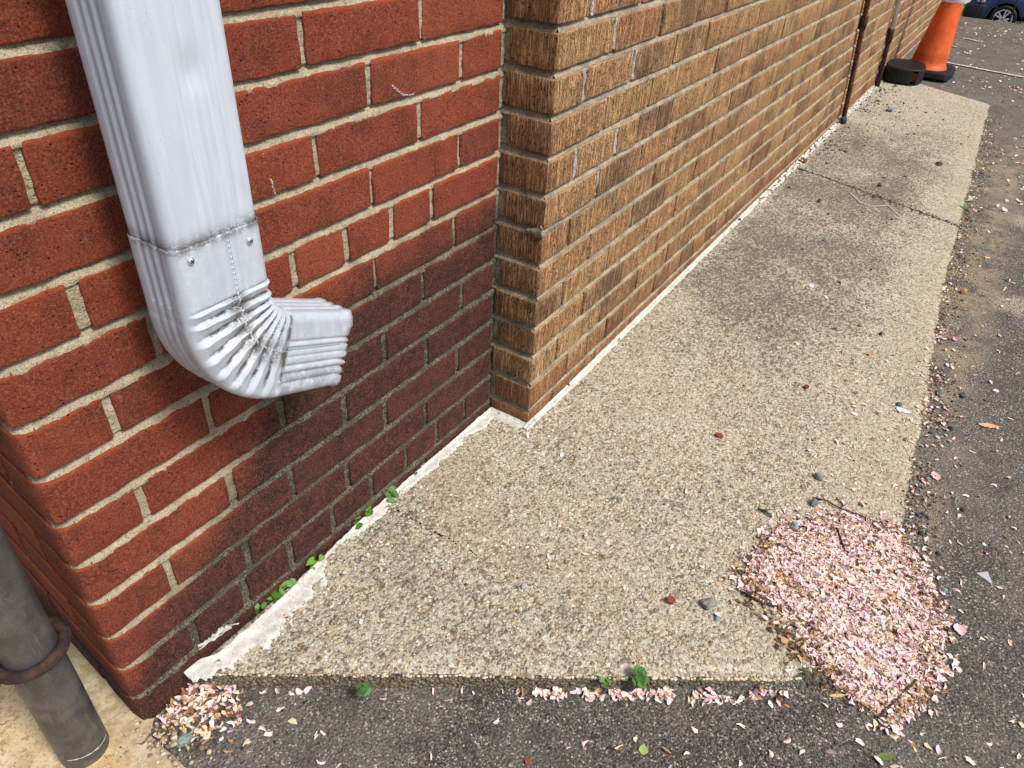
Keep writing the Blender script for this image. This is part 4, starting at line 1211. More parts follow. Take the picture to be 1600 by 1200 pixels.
# petals ------------------------------------------------------------
PINK = [(.76, .57, .58), (.79, .66, .64), (.76, .64, .53), (.64, .48, .34), (.74, .50, .58), (.38, .21, .10), (.18, .08, .04), (.68, .32, .45)]
def petals(name, pts, norm_tilt, size, cols, label, cat='petals', parent=None):
    """each petal: a cupped, notched oval of 6 faces"""
    n = len(pts); P = np.asarray(pts)
    u = np.array([-1, -.45, .35, 1.0]); wv = np.array([.30, .95, 1.25, .75])
    T = []
    for a, w_ in zip(u, wv):
        T += [(a, -w_ * .48, .22 * w_ * w_), (a - (.18 if a == 1 else 0), 0, 0), (a, w_ * .48, .22 * w_ * w_)]
    T = np.array(T); T[:, 2] += .16 * T[:, 0] ** 2
    s = size * rs.uniform(.65, 1.25, n); V = np.tile(T, (n, 1, 1)) * s[:, None, None]
    V[..., 1] *= rs.uniform(.35, 1.15, (n, 1)); V[..., 2] *= rs.uniform(-1.6, 2.4, (n, 1)); V += rs.normal(0, .10, V.shape) * s[:, None, None]; V[..., 1] += (V[..., 0] ** 2 / s[:, None]) * rs.uniform(-.5, .5, (n, 1))
    # random orientation: tilt then spin
    tx = rs.normal(0, norm_tilt, n); ty = rs.normal(0, norm_tilt, n); az_ = rs.uniform(0, 6.28, n)
    y = V[..., 1] * np.cos(tx)[:, None] - V[..., 2] * np.sin(tx)[:, None]; z = V[..., 1] * np.sin(tx)[:, None] + V[..., 2] * np.cos(tx)[:, None]
    x = V[..., 0] * np.cos(ty)[:, None] + z * np.sin(ty)[:, None]; z = -V[..., 0] * np.sin(ty)[:, None] + z * np.cos(ty)[:, None]
    X_ = x * np.cos(az_)[:, None] - y * np.sin(az_)[:, None]; Y_ = x * np.sin(az_)[:, None] + y * np.cos(az_)[:, None]
    zmin = z.min(1); z = z - (zmin * .9)[:, None]
    V = np.stack([X_, Y_, z], -1) + P[:, None, :]
    q = []
    for i in range(3):
        for j in range(2): q.append((i * 3 + j, (i + 1) * 3 + j, (i + 1) * 3 + j + 1, i * 3 + j + 1))
    Fc = (np.array(q)[None] + (np.arange(n) * 12)[:, None, None]).reshape(-1, 4)
    o = mesh_obj(name, V.reshape(-1, 3), Fc, M['petal'], parent, smooth=False, cols=np.repeat(np.asarray(cols), 12, 0))
    tag(o, label, cat, kind='stuff'); return o
def inpoly(x, y, poly):
    c = False; j = len(poly) - 1
    for i in range(len(poly)):
        if (poly[i][1] > y) != (poly[j][1] > y) and x < (poly[j][0] - poly[i][0]) * (y - poly[i][1]) / (poly[j][1] - poly[i][1]) + poly[i][0]: c = not c
        j = i
    return c
def ground_z(x, y):
    on = x > front_x(y) and y > right_edge(x) and x < FX(y)
    return zs(x) if on else za(x, y)
def g_at(px, py):
    w = on_slab(px, py); g = ground_z(w[0], w[1])
    if g < zs(w[0]) - .001: w = on_slab(px, py, f=za)
    return w
PILE = [(1158, 905), (1168, 872), (1200, 838), (1225, 815), (1262, 822), (1300, 800), (1352, 812), (1398, 822), (1422, 848), (1432, 880), (1452, 915),
        (1478, 965), (1482, 1000), (1470, 1050), (1450, 1095), (1418, 1128), (1385, 1128), (1330, 1095), (1290, 1058), (1262, 1020), (1240, 985), (1215, 950), (1180, 930)]
pile_w = [tuple(g_at(*p)[:2]) for p in PILE]
pc = np.mean(pile_w, 0)
def edge_d(x, y):
    best = 9
    for i in range(len(pile_w)):
        a = np.array(pile_w[i]); b = np.array(pile_w[(i + 1) % len(pile_w)]); t = np.clip(np.dot([x, y] - a, b - a) / np.dot(b - a, b - a), 0, 1)
        best = min(best, np.hypot(*(a + (b - a) * t - [x, y])))
    return best
def build_petals():
    xs_ = [p[0] for p in pile_w]; ys_ = [p[1] for p in pile_w]
    pts = []; tries = 0
    while len(pts) < 11800 and tries < 120000:
        tries += 1
        x = rs.uniform(min(xs_) - .03, max(xs_) + .03); y = rs.uniform(min(ys_) - .03, max(ys_) + .03)
        inn = inpoly(x + .016 * n3(x * 22, y * 22, 1) + .006 * n3(x * 80, y * 80, 1), y + .016 * n3(x * 22, y * 22, 6), pile_w); d = edge_d(x, y)
        if not inn and rs.rand() > .12 * math.exp(-d / .014): continue
        if inn and rs.rand() > .55 + d / .03: continue
        h = .007 * sm(0, .07, d if inn else 0) * (.7 + .6 * n3(x * 14, y * 14, 2))
        g = ground_z(x, y)
        pts.append((x, y, g + max(.0005, h * rs.uniform(.25, 1.0))))
    n = len(pts)
    c = pick(PINK, n, [7, 6, 5, 3.4, 2.4, 1.5, .8, .35])
    for i, p_ in enumerate(pts):      # brown, wilted clusters
        if n3(p_[0] * 26, p_[1] * 26, 9) > .34 and rs.rand() < .55: c[i] = np.array([(.30, .15, .07), (.46, .28, .13), (.62, .44, .28)][rs.randint(3)])
    petals('petal_drift', pts, .22, .0055, c, 'drift of pale pink and browning blossom petals heaped across the slab corner')
    # dark litter under the drift
    pts = []
    for _ in range(16000):
        x = rs.uniform(min(xs_), max(xs_)); y = rs.uniform(min(ys_), max(ys_))
        if inpoly(x, y, pile_w): pts.append((x, y, ground_z(x, y) + .002 * rs.rand()))
    pts = pts[:3800]
    for _ in range(420):
        px = rs.normal(1225, 45); py = 760 + 1.0 * (px - 1000) + rs.normal(0, 28)
        w_ = g_at(px, py)
        if not inpoly(w_[0], w_[1], pile_w) and edge_d(w_[0], w_[1]) < .05 * rs.rand(): pts.append((w_[0], w_[1], ground_z(w_[0], w_[1]) + .001))
    petals('leaf_litter', pts, .3, .0048, pick([(.26, .14, .065), (.14, .08, .045), (.44, .32, .19), (.08, .055, .04)], len(pts)), 'brown crumbled leaf litter under the pink petal drift', 'leaf litter')
    # line of petals along the foot of the front lip
    pts = []
    for _ in range(1300):
        t = rs.rand()
        py = 1080 + abs(rs.normal(0, 10)); px = rs.choice([rs.normal(940, 70), rs.uniform(820, 1230), rs.normal(1130, 40), rs.uniform(340, 1230)], p=[.30, .33, .17, .20])
        if px < 330 or px > 1235: continue
        if px < 800 and rs.rand() < .55: continue
        w = on_slab(px, py, f=za)
        if w[0] > front_x(w[1]) - .001: continue
        pts.append((w[0], w[1], za(w[0], w[1]) + .003 * rs.rand()))
    pts = [p_ for p_ in pts if n3(p_[0] * 30, p_[1] * 30, 2) > -.12]
    petals('petals_by_kerb', pts[:200], .3, .0060, pick(PINK, len(pts[:200]), [5, 4, 4, 3, 2, 1.2, .6, .3]), 'pink petals caught along the foot of the concrete front edge')
    # corner litter by the red wall
    pts = []
    for _ in range(330):
        px = rs.normal(318, 40); py = rs.normal(1100, 30)
        if px < 245 + (py - 1133) * -.2 or py < 1060: continue
        w = on_slab(px, py, f=za)
        if w[0] > front_x(w[1]) - .001 or w[1] > -.002: continue
        pts.append((w[0], w[1], za(w[0], w[1]) + .001 + .005 * rs.rand()))
    petals('petals_in_corner', pts, .35, .0056, pick(PINK, len(pts), [4, 4, 4, 5, 1, 5, 3, .2]), 'dried pink and brown petals gathered below the red brick corner')
    # seam east of the slab
    pts = []; 
    for _ in range(2100):
        x = .72 + 3.6 * rs.rand() ** 1.6; y = right_edge(x) - abs(rs.normal(0, .035 + .02 * n3(x * 5, 0, 0) ** 2)) + .006
        if rs.rand() > .55 + .8 * n3(x * 9, y * 9, 4): continue
        pts.append((x, y, ground_z(x, y) + .003 * rs.rand() + .001))
    pts = [p_ for p_ in pts if rs.rand() < .7]
    petals('petals_along_seam', pts, .35, .0050, pick(PINK, len(pts), [4, 4, 4, 5, 1, 5, 3, .1]), 'petals and leaf crumbs along the seam between slab and asphalt')
    # sparse on slab + asphalt
    pts = []
    for _ in range(900):
        x = rs.uniform(.7, 1.9); y = rs.normal(-.74, .12)
        pts.append((x, y, ground_z(x, y) + .001))
    for _ in range(330):
        x = rs.uniform(.0, 2.2); y = -.85 - abs(rs.normal(0, .35)); pts.append((x, y, ground_z(x, y) + .001))
    for _ in range(70):
        w = on_slab(rs.uniform(340, 1600), rs.uniform(1090, 1200), f=za); pts.append((w[0], w[1], za(w[0], w[1]) + .001))
    for _ in range(60):
        x = rs.uniform(.15, .9); y = rs.uniform(-.7, -.02)
        if x > front_x(y) + .01: pts.append((x, y, zs(x) + .0015))
    n = len(pts); keep = [i for i in range(n) if rs.rand() < (.22 if i < 900 else .6)]
    pts = [pts[i] for i in keep]
    petals('scattered_petals', pts, .3, .0060, pick(PINK, len(pts), [6, 5, 4, 2, 2, 1.0, .5, .2]), 'single pink petals scattered over concrete and asphalt')
    pts = []
    for _ in range(3600):
        x = rs.uniform(2.2, 7.2); y = rs.uniform(-2.4, -.15)
        if x < 4.7 and y > right_edge(x) - .05: continue
        if rs.rand() > .45 + n3(x * 1.3, y * 1.3, 1): continue
        pts.append((x, y, ground_z(x, y) + .002))
    petals('distant_petals', pts, .3, .0085, pick(PINK, len(pts), [6, 5, 3, 1, 2, .3, .2, .1]), 'pale petals strewn over the far asphalt behind the cone')
build_petals()

def build_gravel():
    # seam debris, small gravel
    pts = []; sz = []
    for _ in range(3000):
        x = .8 + 3.4 * rs.rand() ** 1.3; y = right_edge(x) - abs(rs.normal(0, .034)) + .004
        if n3(x * 8, y * 12, 6) < -.15: continue
        pts.append((x, y, ground_z(x, y) + .001)); sz.append(rs.choice([.0015, .0025, .004, .0065], p=[.55, .3, .12, .03]))
    stones('seam_gravel', pts, sz, .7, pick(GR, len(pts), [2, 3, 2, 4, 2, 1]), 'fine gravel lying along the seam beside the slab', 'gravel')
    # gravel by the tan wall and on the far slab
    pts = []; sz = []
    for (px, py, sx, sy, n) in ((1282, 232, 22, 10, 60), (1400, 170, 22, 7, 90), (1362, 150, 14, 10, 110), (1345, 165, 16, 8, 70), (1290, 210, 14, 8, 40), (1380, 140, 12, 6, 70), (1340, 190, 40, 30, 110), (1420, 200, 60, 30, 70), (1300, 290, 80, 50, 60), (1350, 400, 70, 60, 36)):
        for _ in range(n):
            w = on_slab(rs.normal(px, sx), rs.normal(py, sy))
            if w[1] > YT - .01 or w[1] < right_edge(w[0]) or w[0] > 4.6: continue
            pts.append((w[0], w[1], zs(w[0]) + .001)); sz.append(rs.choice([.002, .0035, .006, .009], p=[.45, .35, .17, .03]))
    # in the joint
    for _ in range(260):
        y = rs.uniform(-.75, -.12); k = rs.normal(0, .006 + .018 * math.exp(-((y + .5) / .12) ** 2)); pts.append((JX(y) + k, y, zs(JX(y)) - .001 + (.002 if abs(k) > .004 else 0))); sz.append(rs.choice([.002, .0035, .0055], p=[.5, .35, .15]))
    stones('slab_gravel', pts, sz, .7, pick(GR, len(pts), [6, 5, 2, 2, 2, 1]), 'dark gravel strewn over the slab near the tan wall and its joint', 'gravel')
    # scattered specks on near slab
    pts = []; sz = []
    for _ in range(150):
        x = rs.uniform(.3, 2.6); y = rs.uniform(-.85, -.03)
        if x < front_x(y) + .01 or (x > .84 and y > YT - .01): continue
        pts.append((x, y, ground_z(x, y) + .001)); sz.append(rs.choice([.0012, .002, .003], p=[.55, .35, .1]))
    stones('dark_specks', pts, sz, .7, pick([(.03, .03, .03), (.08, .05, .04), (.15, .1, .07)], len(pts)), 'dark grit scattered over the near slab', 'grit')
    pts = []; sz = []
    for _ in range(2600):
        px = rs.uniform(300, 1600); py = rs.uniform(1085, 1200) if rs.rand() < .55 else rs.uniform(450, 1200)
        w = on_slab(px, py, f=za)
        if ground_z(w[0], w[1]) > za(w[0], w[1]) + 1e-4 or w[0] < .01: continue
        pts.append((w[0], w[1], za(w[0], w[1]) + .0004)); sz.append(rs.choice([.0009, .0016, .0026], p=[.6, .32, .08]))
    stones('asphalt_grit', pts, sz, .55, pick([(.06, .06, .06), (.14, .12, .1), (.3, .25, .18), (.45, .4, .33), (.03, .03, .03)], len(pts), [3, 3, 2, .8, 3]), 'grit and chips bedded in the asphalt', 'grit')
    # grit along the edge of the stone paving by the corner
    pts = []; sz = []
    for _ in range(240):
        px = rs.normal(262, 30); py = rs.normal(1150, 28); w = on_plane(px, py, 2, .018)
        if w[1] > -.002 and w[0] > 0: continue
        pts.append((w[0], w[1], .018)); sz.append(rs.choice([.0015, .0025, .0045], p=[.5, .35, .15]))
    stones('corner_grit', pts, sz, .7, pick([(.5, .4, .25), (.35, .25, .15), (.2, .14, .1), (.6, .52, .38)], len(pts)), 'sandy grit at the foot of the rounded brick corner', 'grit')
build_gravel()

# single stones ------------------------------------------------------
def stone(px, py, size, col, label, name='stone', flat=.6, seed=1, cat='stone', group=None, dz=0.0, ang=0, asp=.75):
    w = g_at(px, py); V, Fc = ico2(); Vn = []
    for v in V:
        k = 1 + .38 * n3(v[0] * 1.2 + seed, v[1] * 1.2, v[2] * 1.2) + .22 * n3(v[0] * 2.6 + seed, v[1] * 2.6, v[2] * 2.6)
        x, y = v[0] * size * k, v[1] * size * asp * k
        Vn.append((x * math.cos(ang) - y * math.sin(ang), x * math.sin(ang) + y * math.cos(ang), v[2] * size * flat * k + size * flat * .8))
    cc = np.array([col] * len(Vn)) * (1 + .25 * np.array([[n3(v[0] * 260, v[1] * 260, v[2] * 260)] for v in Vn]))
    o = mesh_obj(name, Vn, Fc, M['pebble'], None, (w[0], w[1], w[2] + dz), smooth=False, cols=np.clip(cc, 0, 1))
    return tag(o, label, cat, group)
stone(1107, 946, .0125, (.20, .21, .20), 'mottled grey-green stone on the slab left of the petal drift', seed=3, ang=-.6)
stone(1120, 968, .0055, (.22, .24, .28), 'small blue-grey chip just below the mottled stone', seed=8)
stone(1241, 825, .0085, (.27, .33, .40), 'blue-grey round stone at the upper left rim of the petal drift', seed=12, flat=.8)
stone(1271, 788, .0090, (.15, .16, .18), 'dark grey stone beside the upper end of the long twig', seed=15, flat=.7)
stone(1278, 747, .0090, (.17, .19, .20), 'grey stone lying on bare slab above the twig', seed=18, flat=.6, ang=.8)
stone(1475, 925, .0060, (.24, .31, .38), 'small blue stone on the asphalt just right of the petal drift', seed=21, flat=.8)
stone(818, 917, .0050, (.30, .35, .40), 'small pale blue stone alone in the middle of the near slab', seed=23)
stone(1260, 606, .0072, (.13, .05, .03), 'small dark red-brown stone on the slab above the paper scrap', seed=26)
stone(1504, 797 - 0, .0048, (.05, .05, .055), 'small black stone on the asphalt beside the seam', seed=27)
stone(1503, 619, .0100, (.07, .075, .085), 'dark slate stone in the seam debris right of the paper scrap', seed=28, flat=.5)
stone(1467, 615, .0095, (.13, .14, .15), 'flat grey stone at the slab edge left of the slate stone', seed=29, flat=.45)
stone(1390, 174, .019, (.22, .26, .36), 'large blue pebble on the far slab in front of the cone', seed=31, flat=.6)
stone(1317, 193, .020, (.05, .055, .07), 'dark stone at the foot of the corrugated conduit', seed=32, flat=.9)
stone(1280, 315, .012, (.045, .045, .05), 'long black pebble on the slab left of the pale scratch', seed=33, flat=.4, asp=.45)
stone(1290, 376, .010, (.18, .22, .28), 'flat grey-blue chip below the pale scratch', seed=34, flat=.3)
stone(1374, 291, .010, (.13, .06, .03), 'brown pebble on the slab just above the cracked joint', seed=35, flat=.7)
stone(1376, 523, .0058, (.035, .035, .04), 'round black pebble on the pale part of the slab', seed=37, flat=.8)
stone(1238, 258, .016, (.50, .34, .24), 'pinkish pebble where the slab joint meets the wall', seed=38, flat=.6)
stone(1467, 257, .016, (.10, .05, .03), 'brown lump near the far right edge of the slab', seed=40, flat=.4)
stone(1155, 345, .0070, (.09, .10, .14), 'dark blue stone against the white strip of the tan wall', seed=41, flat=.8)
stone(1504, 458, .0100, (.36, .24, .12), 'tan pebble among the petals on the far seam', seed=42, flat=.8)
stone(1513, 314, .014, (.60, .55, .42), 'cream pebble on the asphalt beside the far joint end', seed=43, flat=.7)
stone(288, 1160, .0105, (.20, .25, .22), 'grey-green stone in the litter below the red corner', seed=44, flat=.7)
def chip(px, py, pts, th, col, label, name, cat, rough=.8, group=None, dz=0, fold=0, ang=0.0):
    """flat chip with a traced outline (millimetres) and thickness"""
    w = g_at(px, py); n = len(pts); V = []
    ca, sa = math.cos(ang), math.sin(ang)
    cxm = sum(p[0] for p in pts) / n; cym = sum(p[1] for p in pts) / n
    ring = []
    for lvl, k_ in ((0, .94), (th * .3, 1), (th * .75, 1), (th, .93)):
        for (x, y) in pts:
            X_ = (cxm + (x - cxm) * k_) * .001; Y_ = (cym + (y - cym) * k_) * .001
            V.append((X_ * ca - Y_ * sa, X_ * sa + Y_ * ca, lvl + fold * (X_ * X_ + Y_ * Y_) * 1.0))
    Fc = []
    for r_ in range(3):
        for i in range(n): Fc.append((r_ * n + i, r_ * n + (i + 1) % n, (r_ + 1) * n + (i + 1) % n, (r_ + 1) * n + i))
    b = len(V); V.append((cxm * .001 * ca - cym * .001 * sa, cxm * .001 * sa + cym * .001 * ca, th)); 
    for i in range(n): Fc.append((3 * n + i, 3 * n + (i + 1) % n, b))
    Fc.append(tuple(range(n - 1, -1, -1)))
    o = mesh_obj(name, V, Fc, M['pebble'] if rough > .6 else M['leafc'], None, (w[0], w[1], w[2] + dz + .0012), cols=np.array([col] * len(V)))
    return tag(o, label, cat, group)
chip(1047, 940, [(-7, -4), (0, -8), (6, -5), (8, 3), (2, 6), (-6, 5)], .006, (.25, .060, .035), 'red brick crumb on the slab left of the mottled stone', 'brick_fragment', 'brick fragment', ang=.4)
chip(1123, 682, [(-6, -8), (3, -9), (8, -2), (6, 7), (-1, 9), (-7, 2)], .004, (.22, .055, .035), 'flat red-brown fragment in the middle of the slab', 'brick_fragment', 'brick fragment', ang=.2)
chip(825, 1190, [(-6, -3), (4, -4), (6, 1), (-4, 3)], .003, (.30, .06, .03), 'small orange-red chip on the asphalt at the bottom of the picture', 'brick_fragment', 'brick fragment', ang=-.5)
chip(758, 633 + 0, [(-8, -2), (7, -2), (8, 2), (-7, 2)], .003, (.20, .09, .06), 'thin brown sliver beside the white strip at the inner corner', 'wood_sliver', 'wood sliver', ang=-1.2) if 0 else None
chip(1537, 900, [(-12, 6), (12, 8), (5, -14), (1, -20), (-4, -8)], .0012, (.42, .45, .48), 'grey plastic shard on the asphalt right of the petal drift', 'plastic_shard', 'plastic shard', ang=-.9)
# paper scrap with a stone on it
chip(1409, 641, [(-11, 10), (-4, 12), (8, 2), (19, -12), (6, -13), (-12, -9)], .0008, (.66, .69, .75), 'torn white paper scrap pinned by a small stone', 'paper_scrap', 'paper scrap', ang=-.95)
stone(1404, 634, .0075, (.11, .12, .13), 'dark flat stone resting on the torn paper scrap', seed=51, flat=.45, dz=.002, ang=.3)
chip(1267, 447, [(-12, -5), (0, -9), (12, -4), (10, 4), (-3, 6), (-12, 3)], .001, (.62, .66, .74), 'small white scrap on the grimy middle of the slab', 'paper_scrap', 'paper scrap', ang=.2)
chip(417, 1013, [(-6, 3), (0, 5), (6, 1), (1, -6)], .001, (.66, .70, .76), 'tiny white flake on the near corner of the slab', 'paint_flake', 'paint flake')
chip(455, 972, [(-4, -2), (4, -1), (4, 2), (-4, 1)], .0015, (.75, .74, .70), 'white crumb lying beside the wide paint strip', 'paint_flake', 'paint flake', ang=.3)
chip(502, 901, [(-4, -2), (4, -2), (4, 2), (-4, 2)], .0025, (.75, .74, .72), 'white crumb beside the heart-shaped clover leaf', 'paint_flake', 'paint flake', ang=1.6)
# pale scratch on the slab: chalky line
def scratch():
    b = Bag()
    for seg in ([(1328, 302), (1345, 318), (1362, 323), (1385, 322)], [(1383, 318), (1395, 328), (1406, 339)]):
        pts = [on_slab(*p) for p in seg]; 
        V = []; nrm_ = None
        for i in range(len(pts)):
            t = pts[min(i + 1, len(pts) - 1)] - pts[max(i - 1, 0)]; nn = np.array([-t[1], t[0], 0]); nn /= np.linalg.norm(nn)
            for s_ in (-1, 0, 1): V.append(pts[i] + nn * s_ * .004 + np.array([0, 0, .0035 if s_ == 0 else .002]))
        b.add(V, grid_faces(len(pts), 3).tolist(), (.42, .40, .34))
    o = b.build('chalk_mark', M['pebble']); o.parent = D.objects['pavement_concrete']
scratch()

# leaves, twigs ------------------------------------------------------
def dry_leaf(px, py, L, Wd, col, label, ang=0, jag=.25, name='dry_leaf', cat='leaf', curl=.25, group=None):
    w = g_at(px, py); nu, nv = 13, 5; V = []
    for i in range(nu):
        t = i / (nu - 1); wd = Wd * math.sin(math.pi * min(1, t * 1.02 + .01)) ** .7 * (1 + jag * n3(t * 14, L * 900, 1))
        for j in range(nv):
            s_ = (j / (nv - 1) - .5) * 2; x = (t - .5) * L; y = s_ * wd / 2
            z = .0012 + curl * abs(y) * .5 + curl * .10 * L * (abs(t - .5) * 2) ** 2 + .0006 * n3(x * 200, y * 200, 1)
            V.append((x * math.cos(ang) - y * math.sin(ang), x * math.sin(ang) + y * math.cos(ang), z))
    c = np.array([col] * len(V)) * (1 + .25 * np.array([[n3(v[0] * 150, v[1] * 150, 1)] for v in V]))
    o = mesh_obj(name, V, grid_faces(nu, nv), M['leafc'], None, (w[0], w[1], w[2]), smooth=True, cols=np.clip(c, 0, 1)); return tag(o, label, cat, group)
dry_leaf(1545, 666, .046, .017, (.62, .36, .20), 'dry orange-tan leaf alone on the asphalt right of the seam', -1.15, .45)
dry_leaf(1308, 1088, .026, .006, (.60, .38, .16), 'short straw-coloured husk at the lower left rim of the petal drift', -.9, .1, 'seed_husk', 'husk', .6)
dry_leaf(1383, 1183, .032, .011, (.10, .16, .035), 'dark green leaf on the asphalt below the petal drift', -.9, .1)
dry_leaf(1324, 882, .013, .011, (.22, .33, .07), 'small lime green leaf lying on top of the petal drift', 1.2, .05)
dry_leaf(1005, 1172, .016, .013, (.30, .40, .12), 'yellow-green leaf scrap on the asphalt at the bottom centre', .4, .2)
dry_leaf(1498, 985, .024, .018, (.78, .52, .52), 'crumpled pink blossom alone on the asphalt right of the drift', .4, .5, 'fallen_blossom', 'blossom', .8)
dry_leaf(1598 - 100, 1047, .011, .009, (.70, .58, .50), 'round pale petal on the asphalt below the pink blossom', .4, .1, 'fallen_petal', 'petal', .3)
dry_leaf(1461, 745, .028, .017, (.76, .44, .42), 'bright pink torn blossom in the asphalt seam above the drift', .4, .6, 'fallen_blossom', 'blossom', .6)
dry_leaf(1253, 252, .060, .035, (.20, .07, .035), 'curled rust-brown leaf where the slab joint meets the wall', .7, .4, curl=.8)
dry_leaf(1513, 84, .07, .04, (.62, .42, .20), 'tan leaf on the far asphalt right of the cone', .3, .4)
dry_leaf(1491, 73, .05, .03, (.55, .34, .14), 'orange-tan leaf touching the right side of the cone in view', .9, .4)
dry_leaf(1482, 93, .06, .03, (.18, .25, .05), 'green-yellow weed tuft at the end of the painted line', .2, .5, curl=.7)
dry_leaf(342, 1112, .022, .009, (.07, .035, .02), 'dark brown bud scale in the litter below the red corner', -.7, .1, 'bud_scale', 'bud scale', .5)
dry_leaf(296, 1152, .022, .006, (.10, .17, .04), 'narrow green leaf in the litter below the red corner', .7, .1)
def twig(pix, r, col, label, branches=()):
    pts = [g_at(*p) + np.array([0, 0, r + .0025 + .002 * (i % 2)]) for i, p in enumerate(pix)]
    o0 = pts[0].copy(); V, Fc = tube([p - o0 for p in pts], [r * (1 - .5 * i / len(pts)) for i in range(len(pts))], 7); b = Bag(); b.add(V, Fc, col)
    for br in branches:
        q = [g_at(*p) + np.array([0, 0, r + .003 + .003 * i]) - o0 for i, p in enumerate(br)]; V, Fc = tube(q, [r * .7] + [r * .35] * (len(q) - 1), 6); b.add(V, Fc, col)
    o = b.build('twig', M['pebble'], smooth=True); o.location = tuple(o0); tag(o, label, 'twig')
twig([(1268, 780), (1290, 786), (1312, 797), (1335, 806), (1358, 814), (1378, 822)], .0019, (.09, .045, .03), 'long thin brown twig reaching into the top of the petal drift', [[(1290, 786), (1280, 777)], [(1312, 797), (1322, 790)]])
twig([(1160, 928), (1176, 938), (1192, 946), (1212, 951)], .0021, (.045, .035, .03), 'dark twig at the left rim of the petal drift', [[(1176, 938), (1168, 946)]])
twig([(1183, 797), (1196, 803), (1206, 810)], .0018, (.05, .045, .04), 'short forked twig on the slab left of the drift', [[(1190, 800), (1208, 800)]])
twig([(748, 630), (757, 634), (766, 638)], .0014, (.16, .06, .04), 'small brown splinter near the inner corner of the walls')
twig([(1306, 828), (1318, 864), (1332, 872)], .0024, (.05, .04, .035), 'dark broken twig half buried in the petal drift')
twig([(1494, 778), (1491, 786), (1494, 795)], .0008, (.5, .42, .25), 'fine curved straw on the asphalt beside the seam')
twig([(1430, 1065), (1340 + 30, 1125), (1385, 1133)], .0018, (.07, .045, .03), 'dark twig under the lower end of the petal drift')
twig([(1170, 1065), (1145, 1068), (1110, 1068)], .0016, (.10, .06, .04), 'brown twig lying along the front edge of the slab')
def loop_seed():
    w = g_at(1193, 842); pts = [(.0095 * math.cos(a), .0065 * math.sin(a), .003 + .001 * math.sin(a * 2)) for a in np.linspace(0, 6.0, 26)]
    V, Fc = tube(pts, .0007, 6); o = mesh_obj('curled_stem', V, Fc, M['pebble'], None, tuple(w), smooth=True, cols=np.array([(.035, .03, .025)] * len(V)))
    tag(o, 'thin black stem curled into a loop left of the petal drift', 'stem')
loop_seed()

# weeds --------------------------------------------------------------
def heart(size):
    pts = [(0, 0)]
    for k in range(1, 16):
        t = k / 16 * 2 * math.pi
        x = 16 * math.sin(t) ** 3; y = 13 * math.cos(t) - 5 * math.cos(2 * t) - 2 * math.cos(3 * t) - math.cos(4 * t)
        pts.append((x / 17 * .5, (-y + 5) / 22 * 1.0))
    return [(x * size, y * size) for x, y in pts[1:]]
def weed(spots, label, base_px, kind='heart', size=.009, tone=(.13, .33, .04)):
    """spots: pixel positions of the leaves, hovering a little in front of the wall foot"""
    b0 = on_slab(*base_px); w = empty('weed', tuple(b0), label=label, cat='weed')
    sb = Bag()
    for i, sp in enumerate(spots):
        px, py = sp[:2]; s_ = (sp[2] if len(sp) > 2 else 1) * size * 1.3; h = sp[3] if len(sp) > 3 else .012
        q = on_slab(px, py, off=h)
        c = Vector(q - b0)
        n_ = Vector((rs.normal(0, .3), -.55 + rs.normal(0, .3), 1)).normalized()
        u = n_.orthogonal().normalized(); v = n_.cross(u); an = rs.uniform(0, 6.28); u, v = u * math.cos(an) + v * math.sin(an), v * math.cos(an) - u * math.sin(an)
        out = heart(s_) if kind == 'heart' else [(s_ * .42 * math.cos(a) * (1 + .15 * math.cos(a * 7)), s_ * .5 + s_ * .62 * math.sin(a) * (1 + .12 * math.cos(a * 9))) for a in np.linspace(0, 6.28, 19)[:-1]]
        V = []; m_ = len(out)
        cxm = sum(p[0] for p in out) / m_; cym = sum(p[1] for p in out) / m_
        for (x, y) in out: V.append(tuple(c + u * (x - cxm) + v * (y - cym) + n_ * (.10 * abs(x))))
        for (x, y) in out: V.append(tuple(c + u * (x - cxm) * .5 + v * (y - cym) * .5 + n_ * (.05 * abs(x))))
        V.append(tuple(c))
        Fc = [(k, (k + 1) % m_, m_ + (k + 1) % m_, m_ + k) for k in range(m_)] + [(m_ + k, m_ + (k + 1) % m_, 2 * m_) for k in range(m_)]
        k = rs.uniform(.38, .75); col = np.array(tone) * k; cc = np.array([col * .85] * m_ + [col] * m_ + [col * 1.25])
        mesh_obj('leaf', V, Fc, M['leafc'], w, smooth=True, cols=np.clip(cc, 0, 1))
        root = Vector((rs.normal(0, .003), .004 + rs.normal(0, .001), -.004))
        Vt, Ft = tube([root, (root + c) / 2 + Vector((0, 0, .003)), c], .0006, 5); sb.add(Vt, Ft, (.10, .17, .04))
    sb.build('stems', M['leafc'], w, smooth=True)
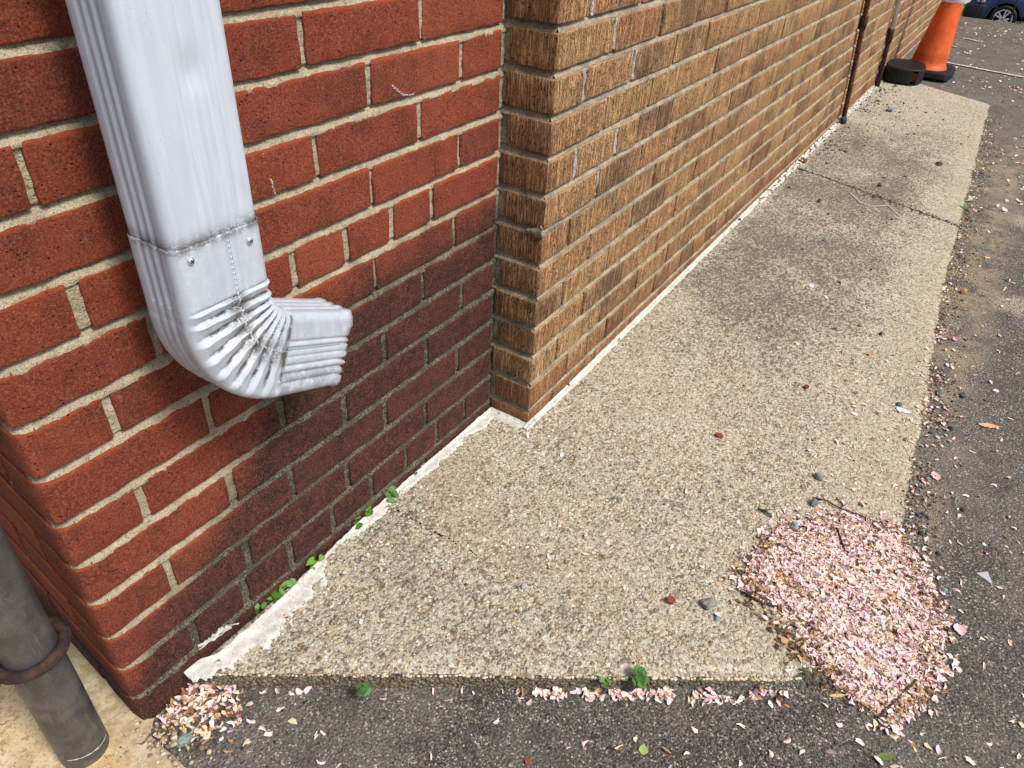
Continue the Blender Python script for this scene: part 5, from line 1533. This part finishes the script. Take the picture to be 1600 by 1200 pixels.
weed([(402, 948, .8, .004), (412, 946, .9, .006), (421, 935, .8, .008), (432, 930, 1.35, .012), (440, 924, 1.0, .012), (427, 920, .8, .014), (443, 913, 1.0, .012), (452, 912, 1.1, .010), (458, 908, .9, .008), (399, 952, .6, .004), (433, 938, .9, .006)],
     'creeping round-leaved clover in the gap behind the wide white strip', (425, 940), kind='round', size=.0085)
weed([(486, 878, 1.35, .014), (502, 872, 1.0, .010), (488, 890, .8, .006)], 'three bright heart-shaped leaves at the wall foot, right of the creeping clover', (488, 888), tone=(.20, .42, .05))
weed([(558, 808, .9, .012), (575, 793, 1.0, .014), (576, 803, 1.0, .01), (560, 822, 1.1, .007), (557, 817, .8, .006), (579, 798, .8, .012)], 'small green weed pair at the wall foot below the spout outlet', (565, 818), kind='round', size=.010)
weed([(612, 764, 1.0, .014), (606, 773, .9, .010), (618, 772, .9, .010), (611, 781, .9, .006), (615, 768, .8, .012)], 'dark green serrated sprout nearest the inner corner', (612, 782), kind='leafy', size=.011, tone=(.10, .26, .05))
weed([(563, 1074, 1.0, .002), (572, 1072, .9, .003), (565, 1083, .9, .0), (574, 1080, .9, .0), (568, 1078, .9, .004)], 'little dark green sprout under the front lip, left part', (568, 1080), kind='round', size=.010, tone=(.07, .20, .03))
weed([(996, 1050, 1.2, .010), (1004, 1052, 1.1, .010), (1000, 1060, 1.2, .008), (1008, 1060, .9, .006), (993, 1066, .9, .004), (1003, 1070, 1.0, .003), (998, 1045, .8, .012)], 'green sprout among petals on the front lip, right part', (1000, 1072), kind='leafy', size=.011, tone=(.09, .26, .03))
weed([(942, 1062, .8, .004), (947, 1067, .9, .002), (951, 1064, .7, .003)], 'tiny green seedling in the petals left of the front lip sprout', (946, 1070), kind='round', size=.009)
weed([(1508, 322, 1.8, .006), (1516, 326, 1.6, .004), (1512, 330, 1.7, .004), (1520, 320, 1.4, .006)], 'green tuft on the asphalt by the far end of the joint', (1513, 328), kind='leafy', size=.008, tone=(.16, .27, .07))
